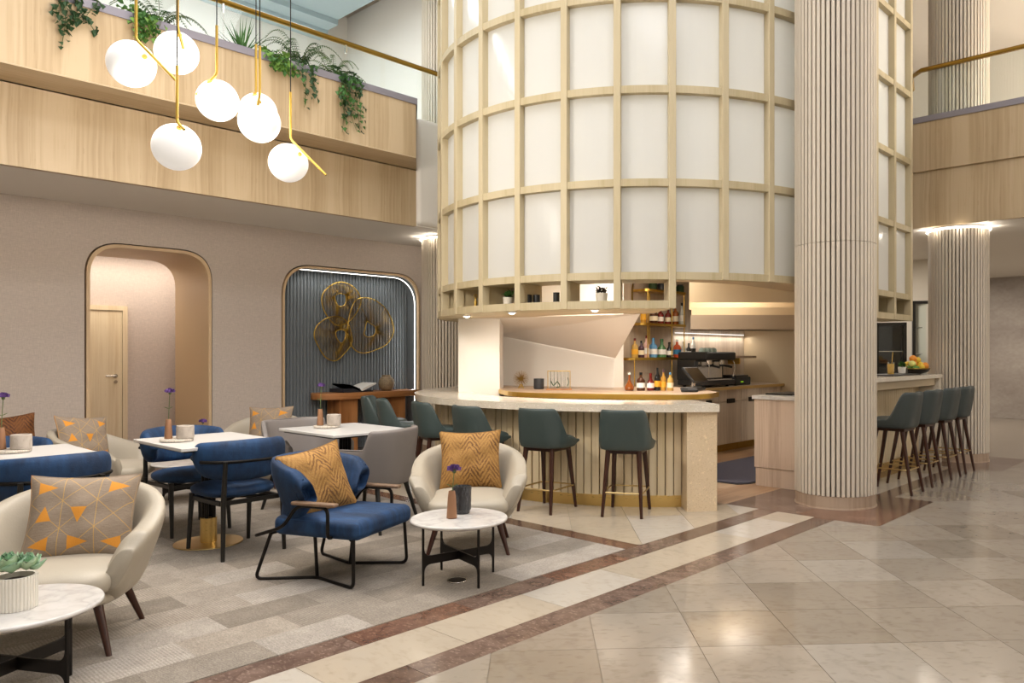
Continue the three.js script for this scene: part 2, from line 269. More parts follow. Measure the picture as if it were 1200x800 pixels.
const std = (o) => new THREE.MeshStandardMaterial(o), phys = (o) => new THREE.MeshPhysicalMaterial(o);
const M = {
  oak: std({ map: T.oak, roughness: 0.5 }), frame: std({ map: T.frameOak, roughness: 0.55 }), greyOak: std({ map: T.greyOak, roughness: 0.5 }), walnut: std({ map: T.walnut, roughness: 0.42 }),
  plank: std({ map: T.plank, roughness: 0.4 }), door: std({ map: T.doorWood, roughness: 0.5 }),
  brown: std({ map: T.brown, roughness: 0.16 }), brown2: std({ map: T.brown, color: 0xd8cfc8, roughness: 0.18 }), brown3: std({ map: T.brown, color: 0xffe9dc, roughness: 0.16 }),
  cream: std({ map: T.cream, roughness: 0.15 }), cream2: std({ map: T.cream, color: 0xf2ece2, roughness: 0.17 }),
  barStone: std({ map: T.quartz, color: 0xfff0da, roughness: 0.3 }), quartz: std({ map: T.quartz, roughness: 0.14 }), whiteMarble: std({ map: T.whiteMarble, roughness: 0.2 }), speck: std({ map: T.speck, roughness: 0.5 }), blackMarble: std({ map: T.blackMarble, roughness: 0.25 }),
  grout: std({ color: 0x7d705f, roughness: 0.9 }),
  wall: std({ map: T.weave, color: 0xcdbfb3, bumpMap: T.weaveBump, bumpScale: 0.0006, roughness: 0.85 }),
  white: std({ color: 0xe9e4dc, roughness: 0.75, bumpMap: T.plaster, bumpScale: 0.0006 }), offwhite: std({ color: 0xd9d3c7, roughness: 0.8 }), soffit: std({ color: 0xe9e4dc, roughness: 0.75 }),
  corridor: std({ map: T.weave, color: 0xd8c6b8, roughness: 0.8 }), lining: std({ color: 0xcdb08b, roughness: 0.5 }), stoneWall: std({ map: T.stone, roughness: 0.6 }),
  slat: std({ color: 0xcabeac, roughness: 0.55 }), slatBack: std({ color: 0xcabeac, roughness: 0.6 }), plinthWood: std({ map: T.greyOak, color: 0xd6c8bc, roughness: 0.5 }),
  barSlat: std({ map: T.paleOak, color: 0xfff8ee, roughness: 0.5 }), beigePanel: std({ color: 0xc9b798, roughness: 0.6 }), taupe: std({ color: 0x9b8b78, roughness: 0.6 }),
  brass: std({ color: 0xd8b45a, metalness: 1, roughness: 0.28 }), brassDark: std({ color: 0x9c7a35, metalness: 1, roughness: 0.35 }), brassBrush: std({ color: 0xdcbc78, metalness: 1, roughnessMap: T.brush, roughness: 1 }),
  paleBrass: std({ color: 0xd6bb84, metalness: 1, roughness: 0.32 }), chrome: std({ color: 0xd6d4d0, metalness: 1, roughness: 0.18 }),
  black: std({ color: 0x17140f, roughness: 0.42 }), blackMetal: std({ color: 0x1c1815, metalness: 0.6, roughness: 0.42 }), darkWood: std({ map: T.walnut, color: 0x5c4438, roughness: 0.4 }), blackPlastic: std({ color: 0x1d1e20, roughness: 0.4 }), screen: std({ color: 0x101114, roughness: 0.12 }),
  coping: std({ color: 0x8b8790, roughness: 0.4, metalness: 0.3 }),
  velvet: phys({ map: T.velvet, roughness: 0.75, sheen: 0.45, sheenColor: new THREE.Color(0x7fa6dc), sheenRoughness: 0.35, bumpMap: T.leatherBump, bumpScale: 0.0012 }),
  green: std({ color: 0x3c4846, roughness: 0.42, bumpMap: T.leatherBump, bumpScale: 0.0004 }), darkGreen: std({ color: 0x383f3d, roughness: 0.45, bumpMap: T.leatherBump, bumpScale: 0.0004 }),
  beigeLeather: std({ color: 0xaaa08f, roughness: 0.5, bumpMap: T.leatherBump, bumpScale: 0.0006 }), greyLeather: std({ color: 0x7d7672, roughness: 0.5, bumpMap: T.leatherBump, bumpScale: 0.0005 }), tanLeather: std({ color: 0xa8743a, roughness: 0.5, bumpMap: T.leatherBump, bumpScale: 0.0005 }),
  tableWhite: std({ color: 0xd4d1cd, roughness: 0.25 }), armWood: std({ map: T.greyOak, color: 0xa08a78, roughness: 0.4 }),
  cushion: std({ map: T.print, roughness: 0.85, bumpMap: T.weaveBump, bumpScale: 0.0006 }), fur: phys({ map: T.fur, bumpMap: T.furBump, bumpScale: 0.004, roughness: 0.8, sheen: 0.4, sheenColor: new THREE.Color(0xe0b070), sheenRoughness: 0.5 }), darkFur: std({ map: T.fur, color: 0xa98a66, roughness: 0.8 }),
  pane: phys({ color: 0xe2e1dd, roughness: 0.9, transmission: 0.45, thickness: 0, clearcoat: 1, clearcoatRoughness: 0.12 }),
  glass: phys({ color: 0xfcffff, roughness: 0.02, transmission: 1, thickness: 0, ior: 1.45 }), clear: phys({ color: 0xf6f8f6, roughness: 0.03, transmission: 1, thickness: 0.01, ior: 1.45 }),
  leaf: std({ color: 0x3f6b2c, roughness: 0.6, side: THREE.DoubleSide }), leafDark: std({ color: 0x27451f, roughness: 0.6, side: THREE.DoubleSide }), leafLight: std({ color: 0x6f9440, roughness: 0.6, side: THREE.DoubleSide }), soil: std({ color: 0x2c2018, roughness: 1 }),
  rib: std({ color: 0x7a8084, roughness: 0.7, map: T.weave }), mat: std({ color: 0x4c4a58, roughness: 0.95, map: T.weave }),
  ceramic: std({ color: 0xe2dcd0, roughness: 0.5 }), potBlack: std({ color: 0x2b2c2f, roughness: 0.35 }), candle: std({ color: 0xe0d6cc, roughness: 0.55, map: T.whiteMarble }), vaseWood: std({ map: T.greyOak, color: 0xb58d70, roughness: 0.5 }), paper: std({ color: 0xe9e6df, roughness: 0.8 }),
  petal: std({ color: 0x5b3a78, roughness: 0.8, side: THREE.DoubleSide }), stem: std({ color: 0x5d6b3f, roughness: 0.8 }),
  glow: std({ color: 0xffffff, emissive: new THREE.Color(1, 0.97, 0.92), emissiveIntensity: 1.15, roughness: 0.4 }),
  globe: std({ color: 0xffffff, emissive: new THREE.Color(1, 0.965, 0.91), emissiveIntensity: 0.3, roughness: 0.25 }),
  lamp: std({ color: 0xffffff, emissive: new THREE.Color(1, 0.96, 0.88), emissiveIntensity: 3.0 }),
};
const TILE = [0xffffff, 0xf8f5f1, 0xf0ece7, 0xfdfaf6, 0xe4dfd8].map(c => std({ map: T.beige, color: c, roughness: 0.11 }));
const BARTILE = [0xffffff, 0xf6efe2, 0xfdf6ea].map(c => std({ map: T.cream, color: c, roughness: 0.17 }));
const CARPET = [0xffffff, 0xeeebe7, 0xdedbd6, 0xcfcbc5, 0xf6f3ee].map(c => std({ map: T.carpet, color: c, roughness: 0.95, bumpMap: T.carpetBump, bumpScale: 0.003 }));
const PLANKS = [0xffffff, 0xe9ddd2, 0xd8c9bb].map(c => std({ map: T.plank, color: c, roughness: 0.4 }));
// ------------------------------------------------------------------ floor
const LEFT_X = -6, FRONT_Z = 6.5, FAR_X = 18, BACK_Z = -12.4;
const floor = structGroup('floor', 'polished stone floor of beige diagonal tiles with brown marble bands');
mesh('floor_base', slab(LEFT_X - 0.3, FAR_X + 0.3, -0.3, -0.004, BACK_Z - 0.3, FRONT_Z + 0.3), M.grout, floor);
const seen = (poly, margin) => poly.some(([x, z]) => { const [px, py, t] = project(x, 0, z); return t > 0.4 && px > -margin && px < 1200 + margin && py < 800 + margin; });
const shrink = (poly, k) => { const cx = poly.reduce((s, p) => s + p[0], 0) / poly.length, cz = poly.reduce((s, p) => s + p[1], 0) / poly.length; return poly.map(([x, z]) => { const dx = x - cx, dz = z - cz, l = Math.hypot(dx, dz); return [cx + dx * (1 - k / l), cz + dz * (1 - k / l)]; }); };
const Z1 = -3.292, Z2 = -3.114, Z3 = -2.778, Z4 = -2.606, CARPET_X = 4.163, STRIP_X = 4.327;
const tileRects = [
  [LEFT_X, 6.04, Z4, FRONT_Z, TILE], [6.04, 7.39, -2.25, FRONT_Z, TILE], [7.39, 9.80, Z4, FRONT_Z, TILE], [9.80, 11.15, -2.25, FRONT_Z, TILE], [11.15, FAR_X, -5.4, FRONT_Z, TILE],
  [STRIP_X, 6.04, -9.5, Z1, BARTILE], [6.04, 7.39, -3.62, -3.62, BARTILE],
];
const rest = [], restBar = [];
{
  const S = 0.4774, r2 = Math.SQRT1_2;
  for (let i = -30; i < 40; i++) for (let j = -20; j < 50; j++) {
    const d0 = 0.2754 + S * i, c0 = 3.5001 + S * j, at = (d, c) => [(d + c) * r2, (d - c) * r2];
    const sq = [at(d0, c0), at(d0 + S, c0), at(d0 + S, c0 + S), at(d0, c0 + S)];
    const mid = at(d0 + S / 2, c0 + S / 2); if (mid[0] < -1 || mid[0] > FAR_X) continue;
    const clearOf = (x0, x1, z0, z1) => !clipRect(sq, x0, x1, z0, z1), whole = sq.every(q => q[1] > Z4) && clearOf(6.04, 7.39, -3.62, -2.25) && clearOf(9.80, 11.15, -3.62, -2.25);
    for (const [x0, x1, z0, z1, mats] of whole ? [[-99, 99, -99, 99, TILE]] : tileRects) {
      const p = clipRect(sq, x0, x1, z0, z1); if (!p || !seen(p, 320)) continue;
      const t = project(mid[0], 0, mid[1])[2], q = shrink(p, 0.0022), g = polyPrism(q, -0.012, 0, rr(0, 9), rr(0, 9), Math.PI / 4 + (rnd() < 0.5 ? 0 : Math.PI));
      if (t > 10.5 || !seen(p, 90)) (mats === TILE ? rest : restBar).push(g); else mesh('floor_tile', g, mats[Math.floor(rnd() * mats.length)], floor);
    }
  }
}
if (rest.length) { const m = mesh('distant_tiles', rest, TILE[1], floor); m.userData.kind = 'stuff'; }
if (restBar.length) { const m = mesh('distant_bar_tiles', restBar, BARTILE[1], floor); m.userData.kind = 'stuff'; }
function band(name, x0, x1, z0, z1, step, off, mats, alongX = true) {
  const a0 = alongX ? x0 : z0, a1 = alongX ? x1 : z1; let a = Math.floor((a0 - off) / step) * step + off;
  for (; a < a1; a += step) {
    const s = Math.max(a, a0), e = Math.min(a + step, a1); if (e - s < 0.03) continue;
    const p = alongX ? [[s, z0], [e, z0], [e, z1], [s, z1]] : [[x0, s], [x1, s], [x1, e], [x0, e]];
    if (!seen(p, 400)) continue;
    mesh(name, polyPrism(shrink(p, 0.0016), -0.012, 0, rr(0, 5), rr(0, 5), alongX ? 0 : Math.PI / 2), mats[Math.floor(rnd() * mats.length)], floor);
  }
}
const BR = [M.brown, M.brown2, M.brown3];
for (const [x0, x1] of [[-1, 6.04], [7.39, 9.80]]) {
  band('brown_marble_strip', x0, x1, Z1, Z2, 0.675, 1.98, BR); band('cream_band_tile', x0, x1, Z2, Z3, 0.675, 1.65, [M.cream, M.cream2]); band('brown_marble_strip', x0, x1, Z3, Z4, 0.675, 1.98, BR);
}
band('brown_marble_strip', CARPET_X, STRIP_X, -9.5, Z1, 0.675, -3.292, BR, false);
for (const [x0, x1] of [[6.04, 7.39], [9.80, 11.15]]) for (const [z0, z1] of [[-3.62, -2.935], [-2.935, -2.25]]) band('brown_marble_slab', x0, x1, z0, z1, 0.675, x0, BR);
// timber floor behind the bar
for (let k = 0; k < 24; k++) { const z0 = -7.0 + k * 0.141, z1 = Math.min(z0 + 0.141, -3.62); if (z1 <= z0) continue; let x = 5.95 - rr(0, 0.9); while (x < 10.4) { const e = x + rr(1.0, 1.6), p = clipRect([[x, z0], [e, z0], [e, z1], [x, z1]], 5.95, 10.4, -7, -3.62); if (p) mesh('floor_plank', polyPrism(shrink(p, 0.0012), -0.012, 0, rr(0, 5), rr(0, 5), Math.PI / 2), PLANKS[Math.floor(rnd() * 3)], floor); x = e; } }
// carpet tiles
const carpet = structGroup('carpet', 'grey loop pile carpet tiles laid in alternating directions under the lounge');
mesh('carpet_backing', slab(LEFT_X, CARPET_X, -0.012, -0.003, -9.5, Z1), M.grout, carpet);
for (let i = 0; i < 22; i++) for (let j = 0; j < 27; j++) {
  const x1 = CARPET_X - 0.25 * i * 2, z1 = Z1 - 0.25 * j, p = clipRect([[x1 - 0.5, z1 - 0.25], [x1, z1 - 0.25], [x1, z1], [x1 - 0.5, z1]].map(([x, z]) => [x + (j % 2 ? 0.25 : 0), z]), LEFT_X, CARPET_X, -9.5, Z1);
  if (!p || !seen(p, 200)) continue;
  mesh('carpet_tile', polyPrism(shrink(p, 0.0006), -0.01, 0.004, rr(0, 3), rr(0, 3), (rnd() < 0.5 ? 0 : 1) * Math.PI / 2), CARPET[Math.floor(rnd() * CARPET.length)], carpet);
}
const hatch = thing('floor_socket', 'dark round floor socket lid set in the carpet beneath the marble coffee table', 'floor socket', [ground(535.5, 681).x, 0.004, ground(535.5, 681).z]);
mesh('lid', cyl(0.055, 0.052, 0.006, 0, 0, 0, 28), M.blackMetal, hatch); mesh('rim', new THREE.TorusGeometry(0.055, 0.004, 6, 32).rotateX(Math.PI / 2).translate(0, 0.003, 0), M.chrome, hatch);

// ------------------------------------------------------------------ shell of the hall
struct('wall_front', slab(LEFT_X, FAR_X, 0, CEIL, FRONT_Z, FRONT_Z + 0.3), M.offwhite);
struct('wall_left', slab(LEFT_X - 0.3, LEFT_X, 0, CEIL, BACK_Z, FRONT_Z), M.offwhite);
struct('wall_right', slab(FAR_X, FAR_X + 0.3, 0, CEIL, BACK_Z, FRONT_Z), M.stoneWall, 'pale stone wall at the far end of the hall');
struct('wall_back', slab(LEFT_X, FAR_X, 0, CEIL, BACK_Z - 0.3, BACK_Z), M.offwhite);
struct('ceiling', slab(LEFT_X, FAR_X, CEIL, CEIL + 0.3, BACK_Z, FRONT_Z), M.offwhite);
for (const [x, z, w, d] of CEILING_FILL) { const g = structGroup(numbered('ceiling_fill_light')); mesh('diffuser', box(w, 0.03, d, x, CEIL - 0.02, z), M.glow, g); mesh('frame', [box(w + 0.1, 0.06, 0.05, x, CEIL - 0.03, z - d / 2), box(w + 0.1, 0.06, 0.05, x, CEIL - 0.03, z + d / 2), box(0.05, 0.06, d, x - w / 2, CEIL - 0.03, z), box(0.05, 0.06, d, x + w / 2, CEIL - 0.03, z)], M.frame, g); }  // diffusers and frames of the added, unseen fill panels

// gallery wall with an arched passage and a niche
const WZ = -9.5, SOF = 2.97, MIDY = 3.68, PARA = 4.3, COP = 4.373, LOWZ = -8.0, UPZ = -7.486;
function archShape(x0, x1, top, r, Cls = THREE.Shape, y0 = 0) {
  const s = new Cls(); s.moveTo(x0, y0); s.lineTo(x0, top - r); s.quadraticCurveTo(x0, top, x0 + r, top); s.lineTo(x1 - r, top); s.quadraticCurveTo(x1, top, x1, top - r); s.lineTo(x1, y0); s.closePath(); return s;
}
function archFrame(x0, x1, top, r, w, depth) {
  const s = archShape(x0, x1, top, r), q = r - w * 0.6, a = x0 + w, b = x1 - w, t = top - w; s.curves.pop();
  s.currentPoint.set(x1, 0); s.lineTo(b, 0); s.lineTo(b, t - q); s.quadraticCurveTo(b, t, b - q, t); s.lineTo(a + q, t); s.quadraticCurveTo(a, t, a, t - q); s.lineTo(a, 0); s.closePath(); return extrude(s, depth, 0, 16);
}
{
  const s = new THREE.Shape(); s.moveTo(LEFT_X, 0); s.lineTo(9.6, 0); s.lineTo(9.6, SOF + 0.1); s.lineTo(LEFT_X, SOF + 0.1); s.closePath();
  s.holes.push(archShape(2.617, 3.966, 2.584, 0.37, THREE.Path, 0.0)); s.holes.push(archShape(4.841, 7.034, 2.54, 0.43, THREE.Path, 0.0));
  struct('wall_gallery', boxUV(extrude(s, 0.12, 0, 16).translate(0, 0, WZ - 0.12)), M.wall, 'taupe textile wall under the gallery');
  const lin = struct('trim_1', boxUV(archFrame(2.6315, 3.9515, 2.5695, 0.36, 0.035, 1.02).translate(0, 0, WZ - 1.005)), M.lining, 'pale timber lining of the arched passage');
  const nic = struct('trim_2', boxUV(archFrame(4.8555, 7.0195, 2.5255, 0.42, 0.026, 0.05).translate(0, 0, WZ - 0.035)), M.lining, 'pale timber lining of the wall niche');
  const rv = struct('wall_niche_reveal', boxUV(archFrame(4.8556, 7.0194, 2.5254, 0.42, 0.012, 0.26).translate(0, 0, WZ - 0.2955)), M.rib);
  // ribbed niche back
  const rs = []; for (let x = 4.87; x < 7.01; x += 0.05) rs.push(boxUV(new THREE.CylinderGeometry(0.019, 0.019, 2.54, 6, 1).translate(x, 1.27, 0)));
  const nb = struct('wall_niche', slab(4.8, 7.08, 0, 2.6, WZ - 0.34, WZ - 0.29), M.rib, 'blue grey ribbed niche wall'); const rb = mesh('ribs', join(rs).translate(0, 0, WZ - 0.285), M.rib, nb); rb.userData.kind = 'stuff';
}
// niche light: a strip behind the front lip, along the top and down the side by the column
{
  const led = structGroup('niche_light', 'white light strip round the niche edge');
  const pts = [[5.1, 2.475, WZ - 0.04], [6.6, 2.475, WZ - 0.04]]; for (let k = 1; k <= 6; k++) { const a = k / 6 * Math.PI / 2; pts.push([6.6 + 0.36 * Math.sin(a), 2.115 + 0.36 * Math.cos(a), WZ - 0.04]); } pts.push([6.96, 0.5, WZ - 0.04]);
  mesh('light_strip', pipe(pts, 0.006, 0.05, 80, 6), M.lamp, led);
  areaLight(1.6, 0.03, [5.9, 2.455, WZ - 0.05], [5.9, 0.3, WZ - 0.22], 0xf2f2f0, 26); areaLight(0.03, 1.5, [6.94, 1.3, WZ - 0.06], [5.5, 1.3, WZ - 0.25], 0xf2f2f0, 22);
}
// passage behind the arch
struct('wall_passage', [slab(-1, 2.64, 0, SOF, -10.56, -10.5), slab(3.94, 8, 0, SOF, -10.56, -10.5), slab(2.64, 3.94, 2.55, SOF, -10.56, -10.5)].map(g => boxUV(g)), M.corridor);
struct('wall_corridor', slab(-1, 8, 0, SOF, -11.62, -11.5), M.corridor, 'pale corridor wall seen through the arch');
struct('wall_corridor_side', [slab(-1.1, -1, 0, SOF, -11.62, -9.62), slab(8, 8.1, 0, SOF, -11.62, -9.62)], M.corridor);
struct('ceiling_corridor', slab(-1, 8, 2.72, 2.8, -11.5, -10.56), M.white);
struct('floor_corridor', slab(-1, 8, -0.004, 0.001, -11.5, -9.5), M.brown2);
struct('baseboard_corridor', slab(3.75, 8, 0, 0.12, -11.5, -11.485), M.plinthWood);
{ const g = structGroup('ceiling_light_corridor'); mesh('diffuser', box(2.2, 0.02, 0.35, 3.4, 2.71, -11.05), M.glow, g); areaLight(2.2, 0.35, [3.4, 2.69, -11.05], [3.4, 0, -11.05], WARM, 9); }
{ const d = structGroup('door_1', 'pale timber door with chrome lever handle in the corridor'); mesh('door_leaf', slab(2.75, 3.6, 0.005, 1.93, -11.5, -11.47), M.door, d);
  mesh('door_frame', [slab(3.605, 3.665, 0, 1.935, -11.5, -11.455), slab(2.68, 2.745, 0, 1.935, -11.5, -11.455), slab(2.68, 3.665, 1.935, 1.995, -11.5, -11.455)], M.door, d);
  const h = mesh('door_handle', [cyl(0.026, 0.026, 0.012, 0, 0, 0, 20).rotateX(Math.PI / 2).translate(3.52, 1.06, -11.47), pipe([[3.52, 1.06, -11.46], [3.52, 1.06, -11.41], [3.39, 1.06, -11.41]], 0.009, 0.02, 24, 8), cyl(0.022, 0.022, 0.02, 0, 0, 0, 20).rotateX(Math.PI / 2).translate(3.52, 0.98, -11.47)], M.chrome, d); }

// gallery fascia, soffit, parapet
struct('trim_gallery_soffit', slab(LEFT_X, FAR_X, SOF, SOF + 0.12, BACK_Z, LOWZ - 0.01), M.soffit, 'grey plaster soffit under the gallery');
struct('trim_gallery_fascia_lower', slab(LEFT_X, 5.86, SOF - 0.005, MIDY + 0.1, LOWZ - 0.06, LOWZ), M.oak, 'lower oak fascia of the gallery');
struct('trim_gallery_fascia_upper', boxUV(polyPrism([[LEFT_X, UPZ], [5.48, UPZ], [5.86, LOWZ], [5.86, LOWZ - 0.05], [LEFT_X, LOWZ - 0.05]], MIDY, PARA)), M.oak, 'upper oak fascia of the gallery planter');
struct('trim_gallery_fascia_underside', boxUV(polyPrism([[LEFT_X, UPZ + 0.001], [5.48, UPZ + 0.001], [5.86, LOWZ], [LEFT_X, LOWZ]], MIDY - 0.012, MIDY - 0.001), true), M.oak);
struct('trim_gallery_coping', [slab(LEFT_X, 5.49, PARA, COP, UPZ - 0.05, UPZ + 0.015), boxUV(polyPrism([[5.49, UPZ + 0.015], [6.1, -8.32], [6.02, -8.36], [5.43, UPZ - 0.05]], PARA, COP))], M.coping, 'grey metal coping on the parapet');
struct('trim_planter_soil', slab(LEFT_X, 5.4, PARA - 0.02, PARA + 0.02, -7.93, UPZ - 0.05), M.soil);
struct('wall_column_casing', boxUV(new RoundedBoxGeometry(1.5, 1.36, 1.0, 3, 0.06).translate(6.61, 3.66, -8.46)), M.white, 'white plaster casing round the column at gallery level');
struct('floor_gallery', slab(LEFT_X, FAR_X, 3.7, 3.85, BACK_Z, -8.02), M.white);
struct('wall_gallery_upper', slab(LEFT_X, FAR_X, 3.85, 6.9, -11.4, -11.3), M.white, 'white wall at the back of the gallery');
const paleBlue = std({ color: 0xa9bcc2, roughness: 0.8 });
struct('ceiling_gallery', slab(LEFT_X, 6.4, 6.55, 6.65, -11.3, -7.5), paleBlue, 'pale blue grey gallery ceiling');
struct('trim_gallery_cornice', [slab(LEFT_X, 6.4, 6.38, 6.55, -11.3, -11.05), slab(LEFT_X, 6.4, 6.47, 6.55, -11.05, -10.75)], paleBlue);
struct('wall_above_gallery', slab(LEFT_X, 6.4, 6.65, CEIL, -7.6, -7.5), M.white);
struct('wall_gallery_end', slab(6.9, 7.0, 3.85, 6.9, -11.3, -8.9), M.white);
{ const g = structGroup('ceiling_light_gallery'); mesh('diffuser', box(8, 0.02, 0.5, 1.5, 6.53, -9.4), M.glow, g); areaLight(8, 0.5, [1.5, 6.5, -9.4], [1.5, 3, -9.4], COOL, 17); }
const rail = thing('handrail', 'polished brass handrail above the glass balustrade of the panelled gallery', 'handrail', [0, 0, 0]);
mesh('rail', bar([LEFT_X, 4.99, -8.02], [6.5, 4.99, -8.02], 0.03, 0.03, 16), M.brassDark, rail); mesh('end_cap', new THREE.SphereGeometry(0.036, 14, 10).translate(6.42, 4.99, -8.02), M.brassDark, rail);
{ const g = thing('glass_balustrade', 'clear glass balustrade behind the planter on the panelled gallery', 'balustrade'); for (let k = 0; k < 8; k++) { const x1 = 6.3 - k * 1.42; mesh('glass_pane', box(1.41, 1.2, 0.012, x1 - 0.71, 4.37, -8.02), M.glass, g); mesh('bracket', box(0.02, 0.1, 0.03, x1 - 0.005, 4.92, -8.02), M.chrome, g); } }

// gallery across the hall
const GX = 10.2, GXL = 10.23, GZ = -3.42;
struct('trim_hall_fascia_lower', slab(GXL, GXL + 0.06, SOF - 0.005, MIDY + 0.1, GZ, FRONT_Z), M.oak, 'lower oak fascia above the bar stools by the far column');
struct('trim_hall_fascia_upper', slab(GX, GXL + 0.3, MIDY, PARA, GZ, FRONT_Z), M.oak, 'upper oak fascia above the far column');
struct('trim_hall_coping', slab(GX - 0.015, GX + 0.06, PARA, COP, GZ - 0.02, FRONT_Z), M.coping, 'grey metal coping on the hall parapet');
struct('trim_hall_soffit', slab(GXL + 0.06, FAR_X, SOF, SOF + 0.12, -7.99, FRONT_Z), M.soffit, 'grey soffit beyond the far column');
struct('floor_hall_gallery', slab(GXL + 0.06, FAR_X, 3.7, 3.85, -8.0, FRONT_Z), M.white);
struct('wall_hall_upper', slab(14.6, 14.7, 3.85, 6.9, BACK_Z, FRONT_Z), M.white, 'pale wall on the upper hall gallery');
struct('ceiling_hall_gallery', slab(10.3, FAR_X, 6.55, 6.65, -8, FRONT_Z), M.white);
struct('wall_above_hall_gallery', slab(10.3, 10.4, 6.65, CEIL, -7.5, FRONT_Z), M.white);
{ const g = structGroup('ceiling_fill_light_hall_gallery'); mesh('diffuser', box(0.8, 0.02, 5, 12.6, 6.53, 2.6), M.glow, g); areaLight(0.8, 5, [12.6, 6.5, 2.6], [12.9, 3, 1.0], WARM, 85); }  // unseen strip, added to brighten the upper gallery wall
{ const g = structGroup('ceiling_fill_light_hall'); mesh('diffuser', box(1.0, 0.02, 4, 14.2, SOF - 0.01, 2.9), M.glow, g); areaLight(1.0, 4, [14.2, SOF - 0.04, 2.9], [14.2, 0, 1.9], WARM, 34); mesh('diffuser', box(0.8, 0.02, 0.8, 15.5, SOF - 0.01, -4.26), M.glow, g); areaLight(0.8, 0.8, [15.5, SOF - 0.04, -4.26], [15.5, 0, -4.26], WARM, 42); mesh('diffuser', box(0.7, 0.02, 0.7, 12.0, SOF - 0.01, -5.0), M.glow, g); areaLight(0.7, 0.7, [12.0, SOF - 0.04, -5.0], [12.0, 0, -5.0], WARM, 30); }  // added panels, hidden from view, that brighten the far wall and partition
{ const r = thing('handrail', 'brass handrail above the glass balustrade near the far column', 'handrail'); mesh('rail', pipe([[10.9, 4.98, -3.6], [10.24, 4.98, -3.4], [10.24, 4.98, FRONT_Z]], 0.03, 0.1, 40, 12), M.brassDark, r);
  const g = thing('glass_balustrade', 'clear glass balustrade over the oak fascia near the far column', 'balustrade'); for (let k = 0; k < 5; k++) mesh('glass_pane', box(0.012, 1.1, 1.48, 10.215, 4.4, -2.66 + k * 1.5), M.glass, g); }
struct('wall_partition', slab(13.7, 13.8, 0, SOF, -8.0, -3.9), M.offwhite, 'pale partition behind the bar end');

// ------------------------------------------------------------------ slatted columns
function slattedColumn(x, z, R, segs, label, ring) {
  const c = structGroup(numbered('slatted_column'), label); c.position.set(x, 0, z);
  const n = 52, top = segs[segs.length - 1][1];
  for (const [y0, y1] of segs) mesh('core', cyl(R - 0.074, R - 0.074, y1 - y0 - 0.004, 0, y0 + 0.002, 0, 40), M.slatBack, c);
  mesh('column_plinth', [cyl(R - 0.006, R - 0.006, 0.098, 0, 0.012, 0, 56), cyl(R + 0.004, R + 0.002, 0.012, 0, 0, 0, 56)].map(g => boxUV(g)), M.plinthWood, c);
  for (const [y0, y1] of segs) { const g = boxUV(new RoundedBoxGeometry(0.028, y1 - y0 - 0.003, 0.075, 1, 0.003)); for (let k = 0; k < n; k++) { const a = 2 * Math.PI * k / n, m = mesh('slat', g, M.slat, c); m.position.set((R - 0.0375) * Math.sin(a), (y0 + y1) / 2, (R - 0.0375) * Math.cos(a)); m.rotation.y = a; } }
  if (ring) {
    mesh('light_ring', new THREE.TorusGeometry(R + 0.01, 0.014, 8, 56).rotateX(Math.PI / 2).translate(0, ring, 0), M.lamp, c);
    for (let k = 0; k < 8; k++) { const a = k * Math.PI / 4 + 0.3; point([x + (R + 0.06) * Math.sin(a), ring - 0.02, z + (R + 0.06) * Math.cos(a)], 0xfff2e0, 0.05, 2); }
  }
  return c;
}
slattedColumn(6.756, -2.912, 0.355, [[0.11, 2.33], [2.33, CEIL]], 'broad slatted cream column between bar entrance and stools');
slattedColumn(10.60, -2.93, 0.355, [[0.11, 2.93], [3.85, 6.5]], 'slatted column with a light ring at the far end of the bar', 2.93);
slattedColumn(6.756, -8.5, 0.355, [[0.11, 2.93], [4.3, 6.5]], 'slatted column with a light ring beside the niche', 2.93);

